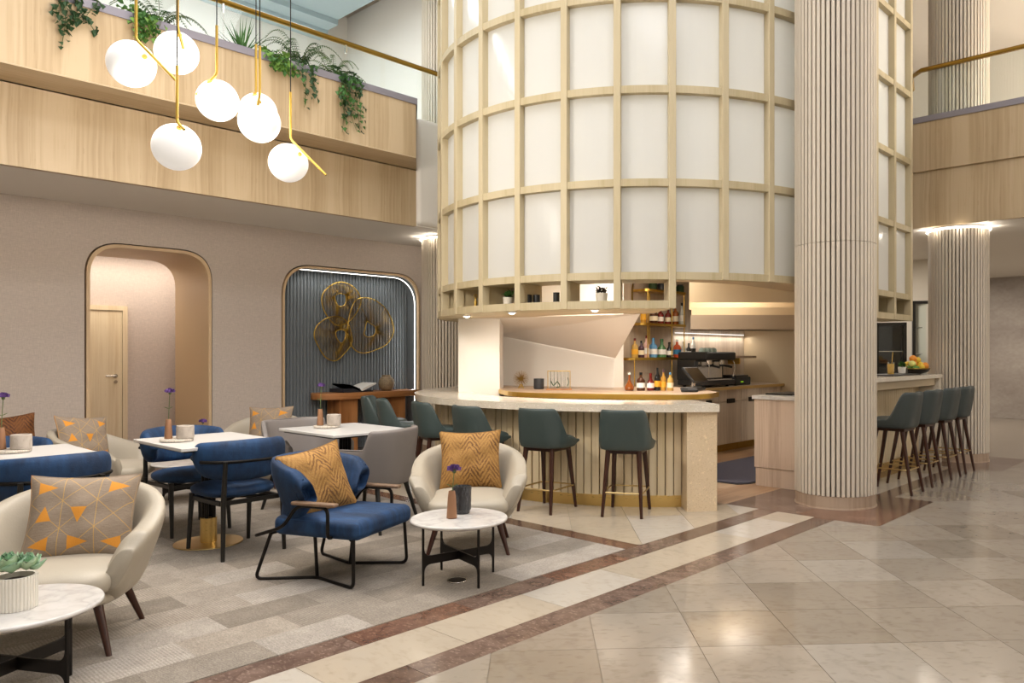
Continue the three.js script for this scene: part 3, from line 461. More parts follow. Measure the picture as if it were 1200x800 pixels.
// ------------------------------------------------------------------ drum of framed translucent panes over the bar
const drum = thing('pane_drum', 'tall rounded lantern of pale timber grid and frosted panes above the bar', 'lantern');
const DR = 2.31, ROWS = [2.045, 2.871, 3.697, 4.523, 5.349, 6.175], STEP = 12.1, POSTS = []; for (let k = 3; k >= -11; k--) POSTS.push(45.1 + STEP * k);
const SX = [7.48, 8.04, 8.6, 9.16, 9.72], BOT = 1.755;
{
  const pg = new Map(); const postGeo = (y0) => { if (!pg.has(y0)) pg.set(y0, boxUV(new RoundedBoxGeometry(0.064, 6.21 - y0, 0.09, 1, 0.006).translate(0, (y0 + 6.21) / 2, 0))); return pg.get(y0); };
  POSTS.forEach((a) => { const m = mesh('post', postGeo(a < 46 ? BOT : 2.012), M.frame, drum), [x, z] = around(DR - 0.02, a); m.position.set(x, 0, z); m.rotation.y = Math.atan2(-Math.cos(a * Math.PI / 180), Math.sin(a * Math.PI / 180)); });
  for (const s of [1, -1]) for (const x of SX) { const m = mesh('post', postGeo(x > 8.5 ? BOT : 2.012), M.frame, drum); m.position.set(x, 0, DC[1] + s * (DR - 0.02)); }
  const bays = []; for (let i = 0; i < POSTS.length - 1; i++) bays.push([POSTS[i + 1], POSTS[i]]); bays.push([POSTS[0], 90]); bays.push([-90, POSTS[POSTS.length - 1]]);
  const half = 0.032 / DR * 180 / Math.PI;
  for (const [a, b] of bays) {
    ROWS.forEach((y, r) => { mesh('rail', arcBox(DR - 0.062, DR + 0.016, a + half, b - half, y - 0.033, y + 0.033, 5), M.frame, drum); if (r < ROWS.length - 1) mesh('pane', arcBox(DR - 0.055, DR - 0.047, a + half * 0.6, b - half * 0.6, y + 0.028, ROWS[r + 1] - 0.028, 6), M.pane, drum); });
  }
  const sx = [7.25, ...SX];
  for (const s of [1, -1]) for (let i = 0; i < sx.length - 1; i++) {
    const x0 = sx[i] + (i ? 0.032 : 0), x1 = sx[i + 1] - 0.032, z = DC[1] + s * (DR - 0.023);
    ROWS.forEach((y, r) => { mesh('rail', slab(x0, x1, y - 0.033, y + 0.033, z - 0.039, z + 0.039), M.frame, drum); if (r < ROWS.length - 1) mesh('pane', slab(x0 - 0.01, x1 + 0.01, y + 0.028, ROWS[r + 1] - 0.028, z - s * 0.028 - 0.004, z - s * 0.028 + 0.004), M.pane, drum); });
  }
  // end wall, cap and inner floor
  mesh('end_wall', slab(9.72, 9.78, 2.012, 6.2, DC[1] - DR, DC[1] + DR), M.offwhite, drum);
  const plan = new THREE.Shape(); plan.absarc(DC[0], -DC[1], DR - 0.06, Math.PI / 2, Math.PI * 1.5); plan.lineTo(9.72, -DC[1] - DR + 0.06); plan.lineTo(9.72, -DC[1] + DR - 0.06); plan.closePath();
  mesh('cap', extrude(plan, 0.05, 0, 40).rotateX(-Math.PI / 2).translate(0, 6.16, 0), M.offwhite, drum);
  mesh('inner_floor', [arcBox(1.5, DR - 0.06, -90, 90, 2.07, 2.09, 40), arcBox(1.49, 1.51, -90, 90, 2.08, 2.44, 40), arcBox(0.01, 1.5, -90, 90, 2.42, 2.44, 40), ...[1, -1].flatMap(s => { const q = (a, b) => [DC[1] + Math.min(s * a, s * b), DC[1] + Math.max(s * a, s * b)], [a, b] = q(1.5, DR - 0.06), [c, d] = q(1.49, 1.51), [e, f] = q(0, 1.5); return [slab(7.25, 9.72, 2.07, 2.09, a, b), slab(7.25, 9.72, 2.08, 2.44, c, d), slab(7.25, 9.72, 2.42, 2.44, e, f)]; })], M.beigePanel, drum);
  // shelf boxes under the panes, on the rounded end up to the bar entrance and along the straight side
  for (const [a, b] of bays) if (b < 46) {
    mesh('box_floor', arcBox(DR - 0.36, DR + 0.018, a, b, BOT, BOT + 0.07, 6), M.frame, drum);
    mesh('box_lid', arcBox(DR - 0.36, DR - 0.06, a, b, 2.012, 2.06, 6), M.frame, drum);
    const dv = mesh('divider', box(0.03, 0.19, 0.3), M.frame, drum), [x, z] = around(DR - 0.2, a); dv.position.set(x, 1.918, z); dv.rotation.y = Math.atan2(-Math.cos(a * Math.PI / 180), Math.sin(a * Math.PI / 180));
    if (b < 18) mesh('box_back', arcBox(DR - 0.37, DR - 0.35, a, b, BOT + 0.07, 2.012, 4), M.taupe, drum);
  }
  { const dv = mesh('divider', box(0.03, 0.19, 0.3), M.frame, drum), [x, z] = around(DR - 0.2, 45.1); dv.position.set(x, 1.918, z); dv.rotation.y = Math.atan2(-Math.cos(45.1 * Math.PI / 180), Math.sin(45.1 * Math.PI / 180)); }
  for (let i = 3; i < 5; i++) { const z = DC[1] + DR - 0.02, x0 = SX[i - 1], x1 = SX[i]; mesh('box_floor', slab(x0, x1, BOT, BOT + 0.07, z - 0.34, z + 0.038), M.frame, drum); mesh('divider', slab(x0 - 0.015, x0 + 0.015, BOT + 0.07, 2.012, z - 0.34, z - 0.04), M.frame, drum); mesh('box_back', slab(x0, x1, BOT + 0.07, 2.012, z - 0.36, z - 0.34), M.taupe, drum); mesh('box_lid', slab(x0, x1, 2.012, 2.06, z - 0.36, z - 0.06), M.frame, drum); }
  mesh('divider', slab(9.705, 9.735, BOT + 0.07, 2.012, DC[1] + DR - 0.36, DC[1] + DR - 0.06), M.frame, drum);
  mesh('canopy_soffit', arcBox(1.35, DR - 0.34, -89, 44.5, BOT + 0.005, BOT + 0.03, 40), M.beigePanel, drum);
  const bulk = (name, t0, t1, l0, l1, y0, y1, mat) => { const c = (t, l) => [FW[0] * t + RT[0] * l, FW[1] * t + RT[1] * l]; mesh(name, boxUV(polyPrism([c(t0, l0 * t0), c(t0, l1), c(t1, l1), c(t1, l0 * t1)], y0, y1)), mat, drum); };
  bulk('ceiling_bulkhead', 8.75, 10.2, 0.143, 3.1, 1.94, 2.41, M.beigePanel); bulk('ceiling_bulkhead', 9.68, 10.2, 0.146, 3.2, 1.845, 1.939, M.beigePanel); bulk('bulkhead_ledge', 9.58, 10.2, 0.145, 3.2, 1.66, 1.84, M.taupe);
}
// light inside the drum
areaLight(3.2, 3.0, [7.9, 6.05, -5.55], [7.9, 0, -5.55], 0xf8f6f4, 2.4);
areaLight(3.2, 3.0, [7.9, 2.5, -5.55], [7.9, 8, -5.55], 0xf4f6f0, 2.0);
for (const y of [6.08, 2.47]) mesh('light_panel', box(3.2, 0.02, 3.0, 7.9, y, -5.55), M.glow, drum);
// ------------------------------------------------------------------ curved bar
const barC = thing('bar_counter', 'curved bar counter with speckled stone top, cream timber slats and brass plinth', 'bar counter');
mesh('worktop', arcBox(1.95, 2.585, -88, 53.2, 0.855, 0.92, 90), M.quartz, barC);
mesh('end_panel', arcBox(1.97, 2.55, 47, 53, 0, 0.855, 6), M.barStone, barC);
mesh('body', arcBox(2.05, 2.312, -88, 47, 0.1, 0.855, 80), M.barSlat, barC);
mesh('plinth', arcBox(2.05, 2.335, -88, 47, 0, 0.105, 80), M.brassBrush, barC);
for (let k = 0; k < 76; k++) { const a = 46.9 - k * 1.77; mesh('slat', arcBox(2.312, 2.352 + (k % 3 === 1 ? 0.01 : 0), a - 1.58, a - 0.08, 0.105, 0.855, 1), M.barSlat, barC); }
// recessed downlights in the canopy over the bar
for (const [px, py, nth] of [[547, 369.5, 'first'], [600, 365.5, 'second'], [697, 362.5, 'third']]) {
  const p = ground(px, py, BOT), g = thing('downlight', nth + ' small round downlight from the column in the timber canopy over the bar', 'downlight', [p.x, BOT, p.z], 0, 'downlights in the bar canopy');
  mesh('diffuser', new THREE.SphereGeometry(0.036, 20, 10, 0, 6.2832, Math.PI / 2, Math.PI / 2).scale(1, 0.7, 1), M.lamp, g); mesh('trim_ring', new THREE.TorusGeometry(0.04, 0.007, 8, 24).rotateX(Math.PI / 2).translate(0, -0.003, 0), M.white, g);
  spot([p.x, BOT - 0.02, p.z], [p.x + (7.1 - p.x) * 0.5, 0.2, p.z + (-6.2 - p.z) * 0.5], WARM, px < 660 ? 1.8 : 10, 1.2, 0.9, 2);
}
// hidden core of the bar: pilaster, white wall, sloping stair underside
{ const p = deep(564, 415, 8.95), m = struct('wall_pilaster', box(0.47, 1.76, 0.42, 0, 0.88, 0), M.white, 'white pilaster behind the bar'); m.position.set(p.x, 0, p.z); m.rotation.y = Math.atan2(-FW[0], -FW[1]); }
struct('wall_core', boxUV(polyPrism([[6.62, -7.5], [7.12, -5.8], [7.3, -5.8], [7.3, -7.5]], 0, 2.42)), M.white, 'white wall behind the bar under the stair');
{
  const A = [6.64, 1.60, -7.4], B = [7.12, 1.30, -5.78], C = [6.25, 1.76, -4.75], D = [5.75, 1.76, -6.95], g = new THREE.BufferGeometry(), E = [6.64, 1.76, -7.4], G = [7.12, 1.76, -5.78];
  g.setAttribute('position', new THREE.Float32BufferAttribute([...A, ...D, ...C, ...A, ...C, ...B, ...B, ...C, ...G, ...A, ...E, ...D], 3)); g.setAttribute('uv', new THREE.Float32BufferAttribute(new Float32Array(24), 2)); g.computeVertexNormals();
  struct('trim_stair_soffit', g, std({ color: 0xe4dfd8, roughness: 0.75, side: THREE.DoubleSide }), 'white sloping stair underside above the back counter');
}
// back counter with brass edge
const BC = 0.95, edge = [[585, 456], [605, 459.3], [650, 460.6], [700, 461.4], [760, 462.3], [800, 462.4], [828, 461.3], [842, 459.2]].map(([x, y]) => ground(x, y, BC));
{
  const g = thing('back_counter', 'curved back counter with pale top and polished brass edge', 'counter'), sh = new THREE.Shape(), pts = new THREE.CatmullRomCurve3(edge).getPoints(40);
  sh.moveTo(pts[0].x, -pts[0].z); pts.forEach(p => sh.lineTo(p.x, -p.z)); sh.lineTo(7.75, 5.15); sh.lineTo(7.75, 5.8); sh.lineTo(7.12, 5.8); sh.lineTo(6.66, 7.35); sh.closePath();
  mesh('worktop', boxUV(extrude(sh, 0.03, 0).rotateX(-Math.PI / 2).translate(0, BC - 0.03, 0)), std({ map: T.greyOak, color: 0xf1dfcd, roughness: 0.35 }), g);
  const band = []; for (let i = 0; i < pts.length - 1; i++) { const a = pts[i], b = pts[i + 1], l = a.distanceTo(b), m = box(l + 0.004, 0.05, 0.012); m.rotateY(Math.atan2(-(b.z - a.z), b.x - a.x)); m.translate((a.x + b.x) / 2, BC - 0.024, (a.z + b.z) / 2); band.push(m); }
  mesh('brass_edge', band, M.brass, g);
  const body = new THREE.Shape(); pts.forEach((p, i) => { const q = [DC[0] + (p.x - DC[0]) * 0.86, DC[1] + (p.z - DC[1]) * 0.86]; i ? body.lineTo(q[0], -q[1]) : body.moveTo(q[0], -q[1]); }); body.lineTo(7.6, 5.8); body.lineTo(7.2, 5.8); body.closePath();
  mesh('cabinet', boxUV(extrude(body, BC - 0.03, 0).rotateX(-Math.PI / 2)), M.greyOak, g);
}
// timber back panel and cupboards
struct('wall_back_bar', slab(7.3, 11.4, 0, 2.41, -6.28, -6.2), M.greyOak, 'pale grey timber panelling behind the bottle shelves');
struct('trim_back_bar_post', slab(7.3, 7.36, 0, 1.83, -6.199, -5.85), M.door, 'pale timber post at the end of the bottle shelves');
struct('wall_bar_end', slab(10.9, 11.0, 0, 2.4, -6.2, -4.6), M.beigePanel);
{
  const y0 = 0.1, top = 0.9;
  const wt = thing('cupboard_worktop', 'pale worktop over the cupboards under the coffee machine', 'worktop'); mesh('top', slab(7.76, 10.9, top - 0.04, top, -6.2, -5.5), M.paleBrass, wt); mesh('surface', slab(7.77, 10.89, top, top + 0.004, -6.19, -5.505), M.greyOak, wt);
  for (let k = 0; k < 5; k++) {
    const x0 = 7.9 + k * 0.6, c = thing('cupboard', ['first', 'second', 'third', 'fourth', 'fifth'][k] + ' pale grey timber cupboard from the bottle shelf post under the back worktop', 'cupboard', [0, 0, 0], 0, 'cupboards under the back worktop');
    mesh('carcass', slab(x0, x0 + 0.595, y0, top - 0.041, -6.19, -5.58), M.greyOak, c); const d = mesh('door', slab(x0 + 0.003, x0 + 0.592, y0 + 0.01, top - 0.21, -5.58, -5.56), M.greyOak, c), dr = mesh('drawer', slab(x0 + 0.003, x0 + 0.592, top - 0.2, top - 0.045, -5.58, -5.56), M.greyOak, c);
    mesh('pull', slab(x0 + 0.2, x0 + 0.4, top - 0.23, top - 0.17, -5.56, -5.548), M.blackMetal, dr); mesh('plinth', slab(x0, x0 + 0.595, 0, y0, -6.1, -5.62), M.brassDark, c);
  }
}
{ const s = thing('wall_shelf', 'timber shelf on the panelled wall beside the coffee machine', 'shelf'); mesh('board', slab(9.2, 10.75, 1.29, 1.325, -6.2, -5.9), M.plinthWood, s); for (const x of [9.5, 10.4]) mesh('bracket', slab(x, x + 0.03, 1.2, 1.29, -6.2, -6.0), M.brass, s); }
{ const m = thing('floor_mat', 'dark grey anti-slip mat on the timber floor behind the bar', 'mat'); mesh('mat', boxUV(polyPrism([[7.02, -4.08], [7.02, -5.0], [9.6, -5.0], [9.6, -4.02], [7.15, -4.0]], 0.001, 0.014)), M.mat, m); mesh('edging', boxUV(polyPrism([[7.0, -4.06], [7.0, -5.02], [9.62, -5.02], [9.62, -4.0], [7.14, -3.98]], 0.0005, 0.006)), M.blackPlastic, m); }
// bar end cabinet beside the broad column
{ const c = thing('end_cabinet', 'pale pinkish grey timber cabinet end with stone top beside the broad slatted column', 'cabinet'); const w = std({ map: T.greyOak, color: 0xf4ebe6, roughness: 0.45 });
  mesh('carcass', slab(7.1, 7.9, 0.19, 0.885, -3.92, -3.4), w, c); mesh('plinth', slab(7.11, 7.9, 0, 0.187, -3.91, -3.4), w, c); mesh('top', slab(7.085, 7.9, 0.888, 0.925, -3.94, -3.4), M.whiteMarble, c); mesh('tray', slab(7.3, 7.8, 0.926, 0.94, -3.9, -3.6), M.blackMetal, c); }
// straight bar by the far column
const barS = thing('straight_bar', 'straight high bar with pale stone top and cream slats under the tall stools', 'bar counter');
mesh('worktop', slab(7.92, 10.2, 1.055, 1.1, -3.55, -3.0), M.quartz, barS); mesh('apron', slab(7.95, 10.1, 0.965, 1.053, -3.45, -3.06), M.beigePanel, barS); mesh('end_panel', slab(10.1, 10.19, 0, 1.053, -3.53, -3.01), M.quartz, barS);
mesh('body', slab(7.95, 10.1, 0.1, 0.963, -3.38, -3.28), M.barSlat, barS); mesh('plinth', slab(7.95, 10.1, 0, 0.098, -3.38, -3.27), M.brassBrush, barS);
for (let k = 0; k < 43; k++) mesh('slat', slab(7.96 + k * 0.0496, 7.96 + k * 0.0496 + 0.04, 0.1, 0.963, -3.28, -3.255), M.barSlat, barS);

// ------------------------------------------------------------------ brass bottle shelves
const shelf = thing('bottle_shelf', 'brass bottle shelving on slim rods behind the bar', 'shelf');
{
  const SH = [[7.62, 9.2, 1.305], [7.88, 8.92, 1.755], [7.98, 8.92, 2.2]];
  for (const [x0, x1, y] of SH) { const s = new THREE.Shape(), r = 0.1; s.moveTo(x0, 6.18); s.lineTo(x0, 5.94 + r); s.quadraticCurveTo(x0, 5.94, x0 + r, 5.94); s.lineTo(x1 - r, 5.94); s.quadraticCurveTo(x1, 5.94, x1, 5.94 + r); s.lineTo(x1, 6.18); s.closePath(); mesh('shelf_board', boxUV(extrude(s, 0.032, 0).rotateX(-Math.PI / 2).translate(0, y - 0.032, 0)), M.brass, shelf); }
  for (const [x, z, y0, y1] of [[7.74, -5.97, 0.9, 1.3], [8.55, -5.96, 0.9, 2.2], [8.02, -5.97, 1.3, 2.2], [8.86, -5.97, 1.3, 2.2], [9.12, -5.97, 0.9, 1.3], [8.3, -6.15, 1.3, 2.2]]) mesh('rod', bar([x, y0, z], [x, y1, z], 0.008, 0.008, 8), M.brass, shelf);
}
{ const g = structGroup('trim_shelf_light', 'warm light strip above the panelling and added unseen ceiling panels'); mesh('light_strip', slab(8.95, 10.85, 1.645, 1.655, -6.19, -6.175), M.glow, g); areaLight(1.9, 0.05, [9.9, 1.63, -6.14], [9.9, 0.9, -6.0], WARM, 16); mesh('light_panel', slab(5.95, 7.25, 2.4, 2.418, -5.9, -4.6), M.glow, g); areaLight(1.3, 1.3, [6.6, 2.39, -5.25], [6.6, 0, -5.25], WARM, 6); mesh('light_panel', slab(7.6, 9.0, 2.4, 2.418, -5.6, -4.7), M.glow, g); areaLight(1.4, 0.9, [8.3, 2.39, -5.15], [8.3, 0, -5.3], WARM, 7.5); }  // the two ceiling panels are added, out of sight, to brighten the bar interior
// bottles ------------------------------------------------------------
const bm = (c, rough = 0.12) => std({ color: c, roughness: rough });
const BCOL = { amber: bm(0x8a4a1c), red: bm(0x6b1d1a), blue: bm(0x5b93c0), green: bm(0x49784a), clear: bm(0xc9cec8), black: bm(0x191a1c), gold: bm(0xb98b3e), plum: bm(0x4b3340), pink: bm(0xd8b0a4), brown: bm(0x4a2a18), straw: bm(0xc7a35a), white: bm(0xe8e6df), orange: bm(0xd4592b) };
const LAB = { cream: bm(0xeee3c8, 0.6), white: bm(0xf1efe9, 0.6), yellow: bm(0xe3a92a, 0.6), red: bm(0xb5372c, 0.6), black: bm(0x22201f, 0.6), blue: bm(0x2f7fae, 0.6) };
function bottle(pos, h, r, col, lab, cap, label, kind = 0, group) {
  const g = thing('bottle', label, 'bottle', pos, rr(-0.3, 0.3), group), k = kind;
  const body = k === 1 ? [[0, 0], [r * 0.95, 0], [r, r * 0.15], [r * 0.92, h * 0.5], [r * 0.35, h * 0.68], [r * 0.3, h * 0.92], [0, h * 0.92]] : k === 2 ? [[0, 0], [r * 0.8, 0], [r, h * 0.08], [r, h * 0.22], [r * 0.45, h * 0.45], [r * 0.22, h * 0.6], [r * 0.22, h * 0.85], [r * 0.3, h * 0.87], [0, h * 0.87]] : [[0, 0], [r * 0.96, 0], [r, r * 0.12], [r, h * 0.56], [r * 0.85, h * 0.64], [r * 0.36, h * 0.73], [r * 0.33, h * 0.9], [0, h * 0.9]];
  mesh('glass_body', lathe(body, 20), BCOL[col], g);
  if (lab) mesh('paper_label', new THREE.CylinderGeometry(r * 1.03, r * 1.03, h * 0.27, 20, 1, true).translate(0, h * 0.3, 0), LAB[lab], g);
  mesh('stopper', cyl(r * 0.36, r * 0.36, h * 0.13, 0, h * 0.87, 0, 14), BCOL[cap], g);
}
const onShelf = (px, y, z = -6.06) => { const d = ray(px, 415), t = z / d[2]; return [d[0] * t, y, z]; };
const midShelf = [[744, .25, .042, 'straw', 'yellow', 'red', 'amber whisky bottle with red cap on the middle brass shelf'], [751.5, .22, .04, 'plum', 'cream', 'black', 'dark plum bottle with black cap on the middle brass shelf'], [757.5, .29, .04, 'pink', 'white', 'red', 'slim pale pink bottle with red cap on the middle brass shelf'], [765.5, .26, .055, 'blue', 'white', 'blue', 'square pale blue gin bottle on the middle brass shelf'], [775.5, .25, .064, 'green', 'white', 'green', 'broad green gin bottle on the middle brass shelf', 1], [784.5, .21, .05, 'black', 'white', 'black', 'squat black bottle with white diamond label on the middle shelf', 1], [793.5, .25, .052, 'orange', 'blue', 'white', 'orange bottle with round blue label on the middle shelf'], [801, .22, .045, 'clear', 'white', 'clear', 'clear round-shouldered bottle on the middle brass shelf', 1], [807, .2, .035, 'black', 'white', 'black', 'small black bottle beside the coffee machine'], [812.5, .29, .036, 'white', 'black', 'blue', 'tall white bottle with blue cap beside the coffee machine']];
for (const [px, h, r, c, l, k, label, kind] of midShelf) bottle(onShelf(px, 1.305), h, r, c, l, k, label, kind, 'bottles on the brass shelves');
for (const [px, h, r, c, l, k, label, kind] of [[754, .26, .04, 'gold', 'yellow', 'black', 'gold liqueur bottle at the end of the upper brass shelf'], [766, .23, .055, 'brown', 'cream', 'black', 'broad dark brown bottle with cream label on the upper shelf'], [774, .22, .045, 'red', 'white', 'red', 'dark red bottle with white label on the upper shelf'], [783, .22, .045, 'red', 'cream', 'black', 'dark red bottle with cream label on the upper shelf'], [791.5, .27, .045, 'amber', 'cream', 'black', 'tall amber bottle on the upper brass shelf'], [799, .31, .042, 'clear', 'white', 'black', 'tall clear bottle at the rod end of the upper shelf']]) bottle(onShelf(px, 1.755), h, r, c, l, k, label, kind, 'bottles on the brass shelves');
for (const [px, h, r, c, l, k, label, kind] of [[737.5, .2, .052, 'amber', null, 'clear', 'cone-shaped glass decanter of amber spirit on the back counter', 2], [751, .2, .046, 'brown', 'white', 'black', 'square-shouldered dark bottle with white label on the back counter'], [762.5, .19, .042, 'red', 'white', 'red', 'flared red bottle with white label on the back counter', 1], [770.5, .25, .034, 'black', 'yellow', 'black', 'black bottle with yellow label on the back counter'], [777.5, .23, .03, 'gold', 'yellow', 'plum', 'slim golden bottle on the back counter'], [785.5, .2, .036, 'straw', 'cream', 'blue', 'pale straw bottle with blue cap on the back counter']]) { const p = deep(px, 415, 8.42); bottle([p.x, BC, p.z], h, r, c, l, k, label, kind, 'bottles on the back counter'); }
for (const [px, c] of [[765, 'green'], [775, 'black'], [797, 'green']]) { const [x, y, z] = onShelf(px, 2.2); const b = thing('storage_jar', c === 'green' ? 'dark green jar on the topmost brass shelf' : 'black jar on the topmost brass shelf', 'jar', [x, y, z], 0, 'jars on the topmost brass shelf'); mesh('body', lathe([[0, 0], [0.05, 0], [0.055, 0.02], [0.055, 0.09], [0.04, 0.1], [0, 0.1]], 20), c === 'green' ? M.leafDark : M.potBlack, b); mesh('lid', cyl(0.045, 0.045, 0.015, 0, 0.1, 0, 18), M.blackPlastic, b); }
// coffee machine -----------------------------------------------------
{
  const p = deep(828, 415, 10.55), g = thing('coffee_machine', 'black two-group coffee machine with cups on top on the back worktop', 'coffee machine', [p.x - 0.03, 0.905, -5.7], 0);
  mesh('body', [rbox(0.72, 0.3, 0.3, 0.02, 0, 0.24, -0.1), rbox(0.74, 0.07, 0.46, 0.015, 0, 0.06, 0)], M.blackPlastic, g); mesh('head', rbox(0.76, 0.11, 0.46, 0.025, 0, 0.42, 0.01), M.blackPlastic, g); mesh('backsplash', box(0.6, 0.22, 0.01, 0, 0.23, 0.055), M.chrome, g); mesh('drip_tray', box(0.6, 0.012, 0.2, 0, 0.102, 0.12), M.chrome, g);
  for (const x of [-0.16, 0.16]) { const h = mesh('group_head', cyl(0.035, 0.04, 0.07, x, 0.3, 0.14, 18), M.chrome, g); mesh('portafilter', [cyl(0.036, 0.036, 0.03, x, 0.275, 0.14, 18), bar([x, 0.29, 0.17], [x, 0.27, 0.3], 0.013, 0.016, 10)], M.blackPlastic, h); }
  for (const x of [-0.3, 0.3]) { mesh('foot', cyl(0.02, 0.025, 0.03, x, 0, 0.14, 12), M.blackMetal, g); mesh('foot', cyl(0.02, 0.025, 0.03, x, 0, -0.16, 12), M.blackMetal, g); mesh('steam_wand', pipe([[x * 1.1, 0.38, 0.2], [x * 1.1, 0.3, 0.25], [x * 1.05, 0.14, 0.23]], 0.006, 0.03, 24, 8), M.chrome, g); }
  for (let k = 0; k < 4; k++) { const c = thing('cup_stack', 'pale green upturned cup on top of the coffee machine', 'cup', [p.x - 0.15 + k * 0.1, 1.3805, -5.7], 0, 'cups on the coffee machine'); mesh('cup', lathe([[0.045, 0], [0.042, 0.03], [0.03, 0.05], [0, 0.055]], 18), std({ color: 0xc9ded4, roughness: 0.3, side: THREE.DoubleSide }), c); mesh('foot_ring', new THREE.TorusGeometry(0.02, 0.003, 6, 18).rotateX(Math.PI / 2).translate(0, 0.056, 0), M.ceramic, c); }
}
{ // till
  const p = deep(812, 415, 8.45), g = thing('till_screen', 'black tilted touchscreen till on a silver stand on the brass-edged counter', 'till', [p.x, BC, p.z], Math.atan2(-FW[0], -FW[1]) + 0.9);
  mesh('base', rbox(0.22, 0.03, 0.2, 0.012, 0, 0.02, 0), M.blackPlastic, g); mesh('stand', bar([0, 0.03, 0], [0, 0.13, 0.02], 0.025, 0.02, 14), M.chrome, g);
  const s = mesh('screen_housing', rbox(0.32, 0.22, 0.025, 0.008), M.blackPlastic, g); s.position.set(0, 0.17, 0.03); s.rotation.x = -0.75; mesh('screen', box(0.29, 0.19, 0.002, 0, 0, 0.0135), M.screen, s);
  const r = thing('receipt_printer', 'low black receipt printer with a small green light beside the coffee machine', 'printer', [9.8, 0.905, -5.72], 0); mesh('body', rbox(0.42, 0.12, 0.28, 0.02, 0, 0.06, 0), M.blackPlastic, r); mesh('lid', rbox(0.38, 0.03, 0.24, 0.01, 0, 0.13, -0.01), M.blackPlastic, r); mesh('status_light', box(0.07, 0.014, 0.004, -0.05, 0.05, 0.141), std({ color: 0x9fd02a, emissive: 0x86c020, emissiveIntensity: 0.7 }), r);
  const c = deep(808, 415, 8.1), t = thing('card_terminal', 'small black card terminal lying on the brass-edged counter', 'card terminal', [c.x, BC, c.z], 0.6); mesh('body', rbox(0.09, 0.03, 0.18, 0.01, 0, 0.016, 0), M.blackPlastic, t); mesh('screen', box(0.07, 0.002, 0.06, 0, 0.0325, -0.045), M.screen, t);
}
// ornaments on the back counter
{
  const p = deep(610.5, 415, 8.95), g = thing('starburst_ornament', 'gold spiky starburst ornament on the back counter', 'ornament', [p.x, BC, p.z]); const sp = []; for (let k = 0; k < 90; k++) { const y = 1 - 2 * (k + 0.5) / 90, r = Math.sqrt(1 - y * y), a = k * 2.39996; sp.push(bar([0, 0.115, 0], [0.095 * r * Math.cos(a), 0.115 + 0.095 * y, 0.095 * r * Math.sin(a)], 0.0022, 0.0012, 5)); }
  mesh('spikes', sp, M.brassDark, g); mesh('core', new THREE.SphereGeometry(0.022, 14, 10).translate(0, 0.115, 0), M.brassDark, g); mesh('foot', [0, 1, 2, 3, 4, 5, 6, 7].map(k => bar([0.01 * Math.cos(k), 0.05, 0.01 * Math.sin(k)], [0.035 * Math.cos(k * 0.785), 0, 0.035 * Math.sin(k * 0.785)], 0.003, 0.003, 6)), M.brass, g);
  const q = deep(631.5, 415, 8.8), c = thing('candle_holder', 'black glass candle holder between the starburst and the brass rack', 'candle holder', [q.x, BC, q.z]); mesh('cup', lathe([[0, 0], [0.055, 0], [0.06, 0.01], [0.06, 0.12], [0.054, 0.12], [0.052, 0.03], [0, 0.03]], 28), M.potBlack, c); mesh('candle', cyl(0.05, 0.05, 0.05, 0, 0.03, 0, 22), M.candle, c);
  const w = deep(655, 415, 8.6), r = thing('bud_vase_rack', 'brass framed rack of glass tubes with sprigs on the back counter', 'vase rack', [w.x, BC, w.z], Math.atan2(-FW[0], -FW[1])); mesh('base', box(0.29, 0.012, 0.08, 0, 0.006, 0), M.walnut, r);
  mesh('frame', [box(0.26, 0.008, 0.012, 0, 0.21, 0), bar([-0.125, 0.01, 0], [-0.125, 0.21, 0], 0.004), bar([0.125, 0.01, 0], [0.125, 0.21, 0], 0.004)], M.brass, r);
  for (let k = 0; k < 6; k++) mesh('glass_tube', cyl(0.011, 0.011, 0.185, -0.1 + k * 0.04, 0.022, 0, 12), M.clear, r); mesh('sprig', [curveTube([[-0.09, 0.1, 0.02], [-0.06, 0.05, 0.02], [-0.02, 0.09, 0.02], [0.01, 0.04, 0.02], [-0.03, 0.03, 0.02]], 0.006, 30, 6), curveTube([[0.1, 0.14, 0.02], [0.11, 0.08, 0.02], [0.09, 0.04, 0.02]], 0.004, 16, 6)], M.leafDark, r);
}
// ------------------------------------------------------------------ seating
const smooth = (a, b, x) => { const t = Math.min(1, Math.max(0, (x - a) / (b - a))); return t * t * (3 - 2 * t); };
// U-shaped plan, open towards +z: half width a, back depth b, straight arms reaching zf
function uPlan(a, b, zf, p = 2.6) {
  const pts = [], N = 80, sp = (v) => Math.sign(v) * Math.pow(Math.abs(v), 2 / p);
  pts.push([-a, zf]); for (let i = 0; i <= N; i++) { const t = Math.PI + Math.PI * i / N; pts.push([a * sp(Math.cos(t)), b * sp(Math.sin(t))]); } pts.push([a, zf]);
  const len = [0]; for (let i = 1; i < pts.length; i++) len.push(len[i - 1] + Math.hypot(pts[i][0] - pts[i - 1][0], pts[i][1] - pts[i - 1][1]));
  return (s) => { const L = s * len[len.length - 1]; let i = 1; while (i < len.length - 1 && len[i] < L) i++; const t = (L - len[i - 1]) / (len[i] - len[i - 1] || 1); return [pts[i - 1][0] + (pts[i][0] - pts[i - 1][0]) * t, pts[i - 1][1] + (pts[i][1] - pts[i - 1][1]) * t]; };
}
const side = (s) => Math.abs(2 * s - 1);   // 0 in the middle of the back, 1 at the arm ends
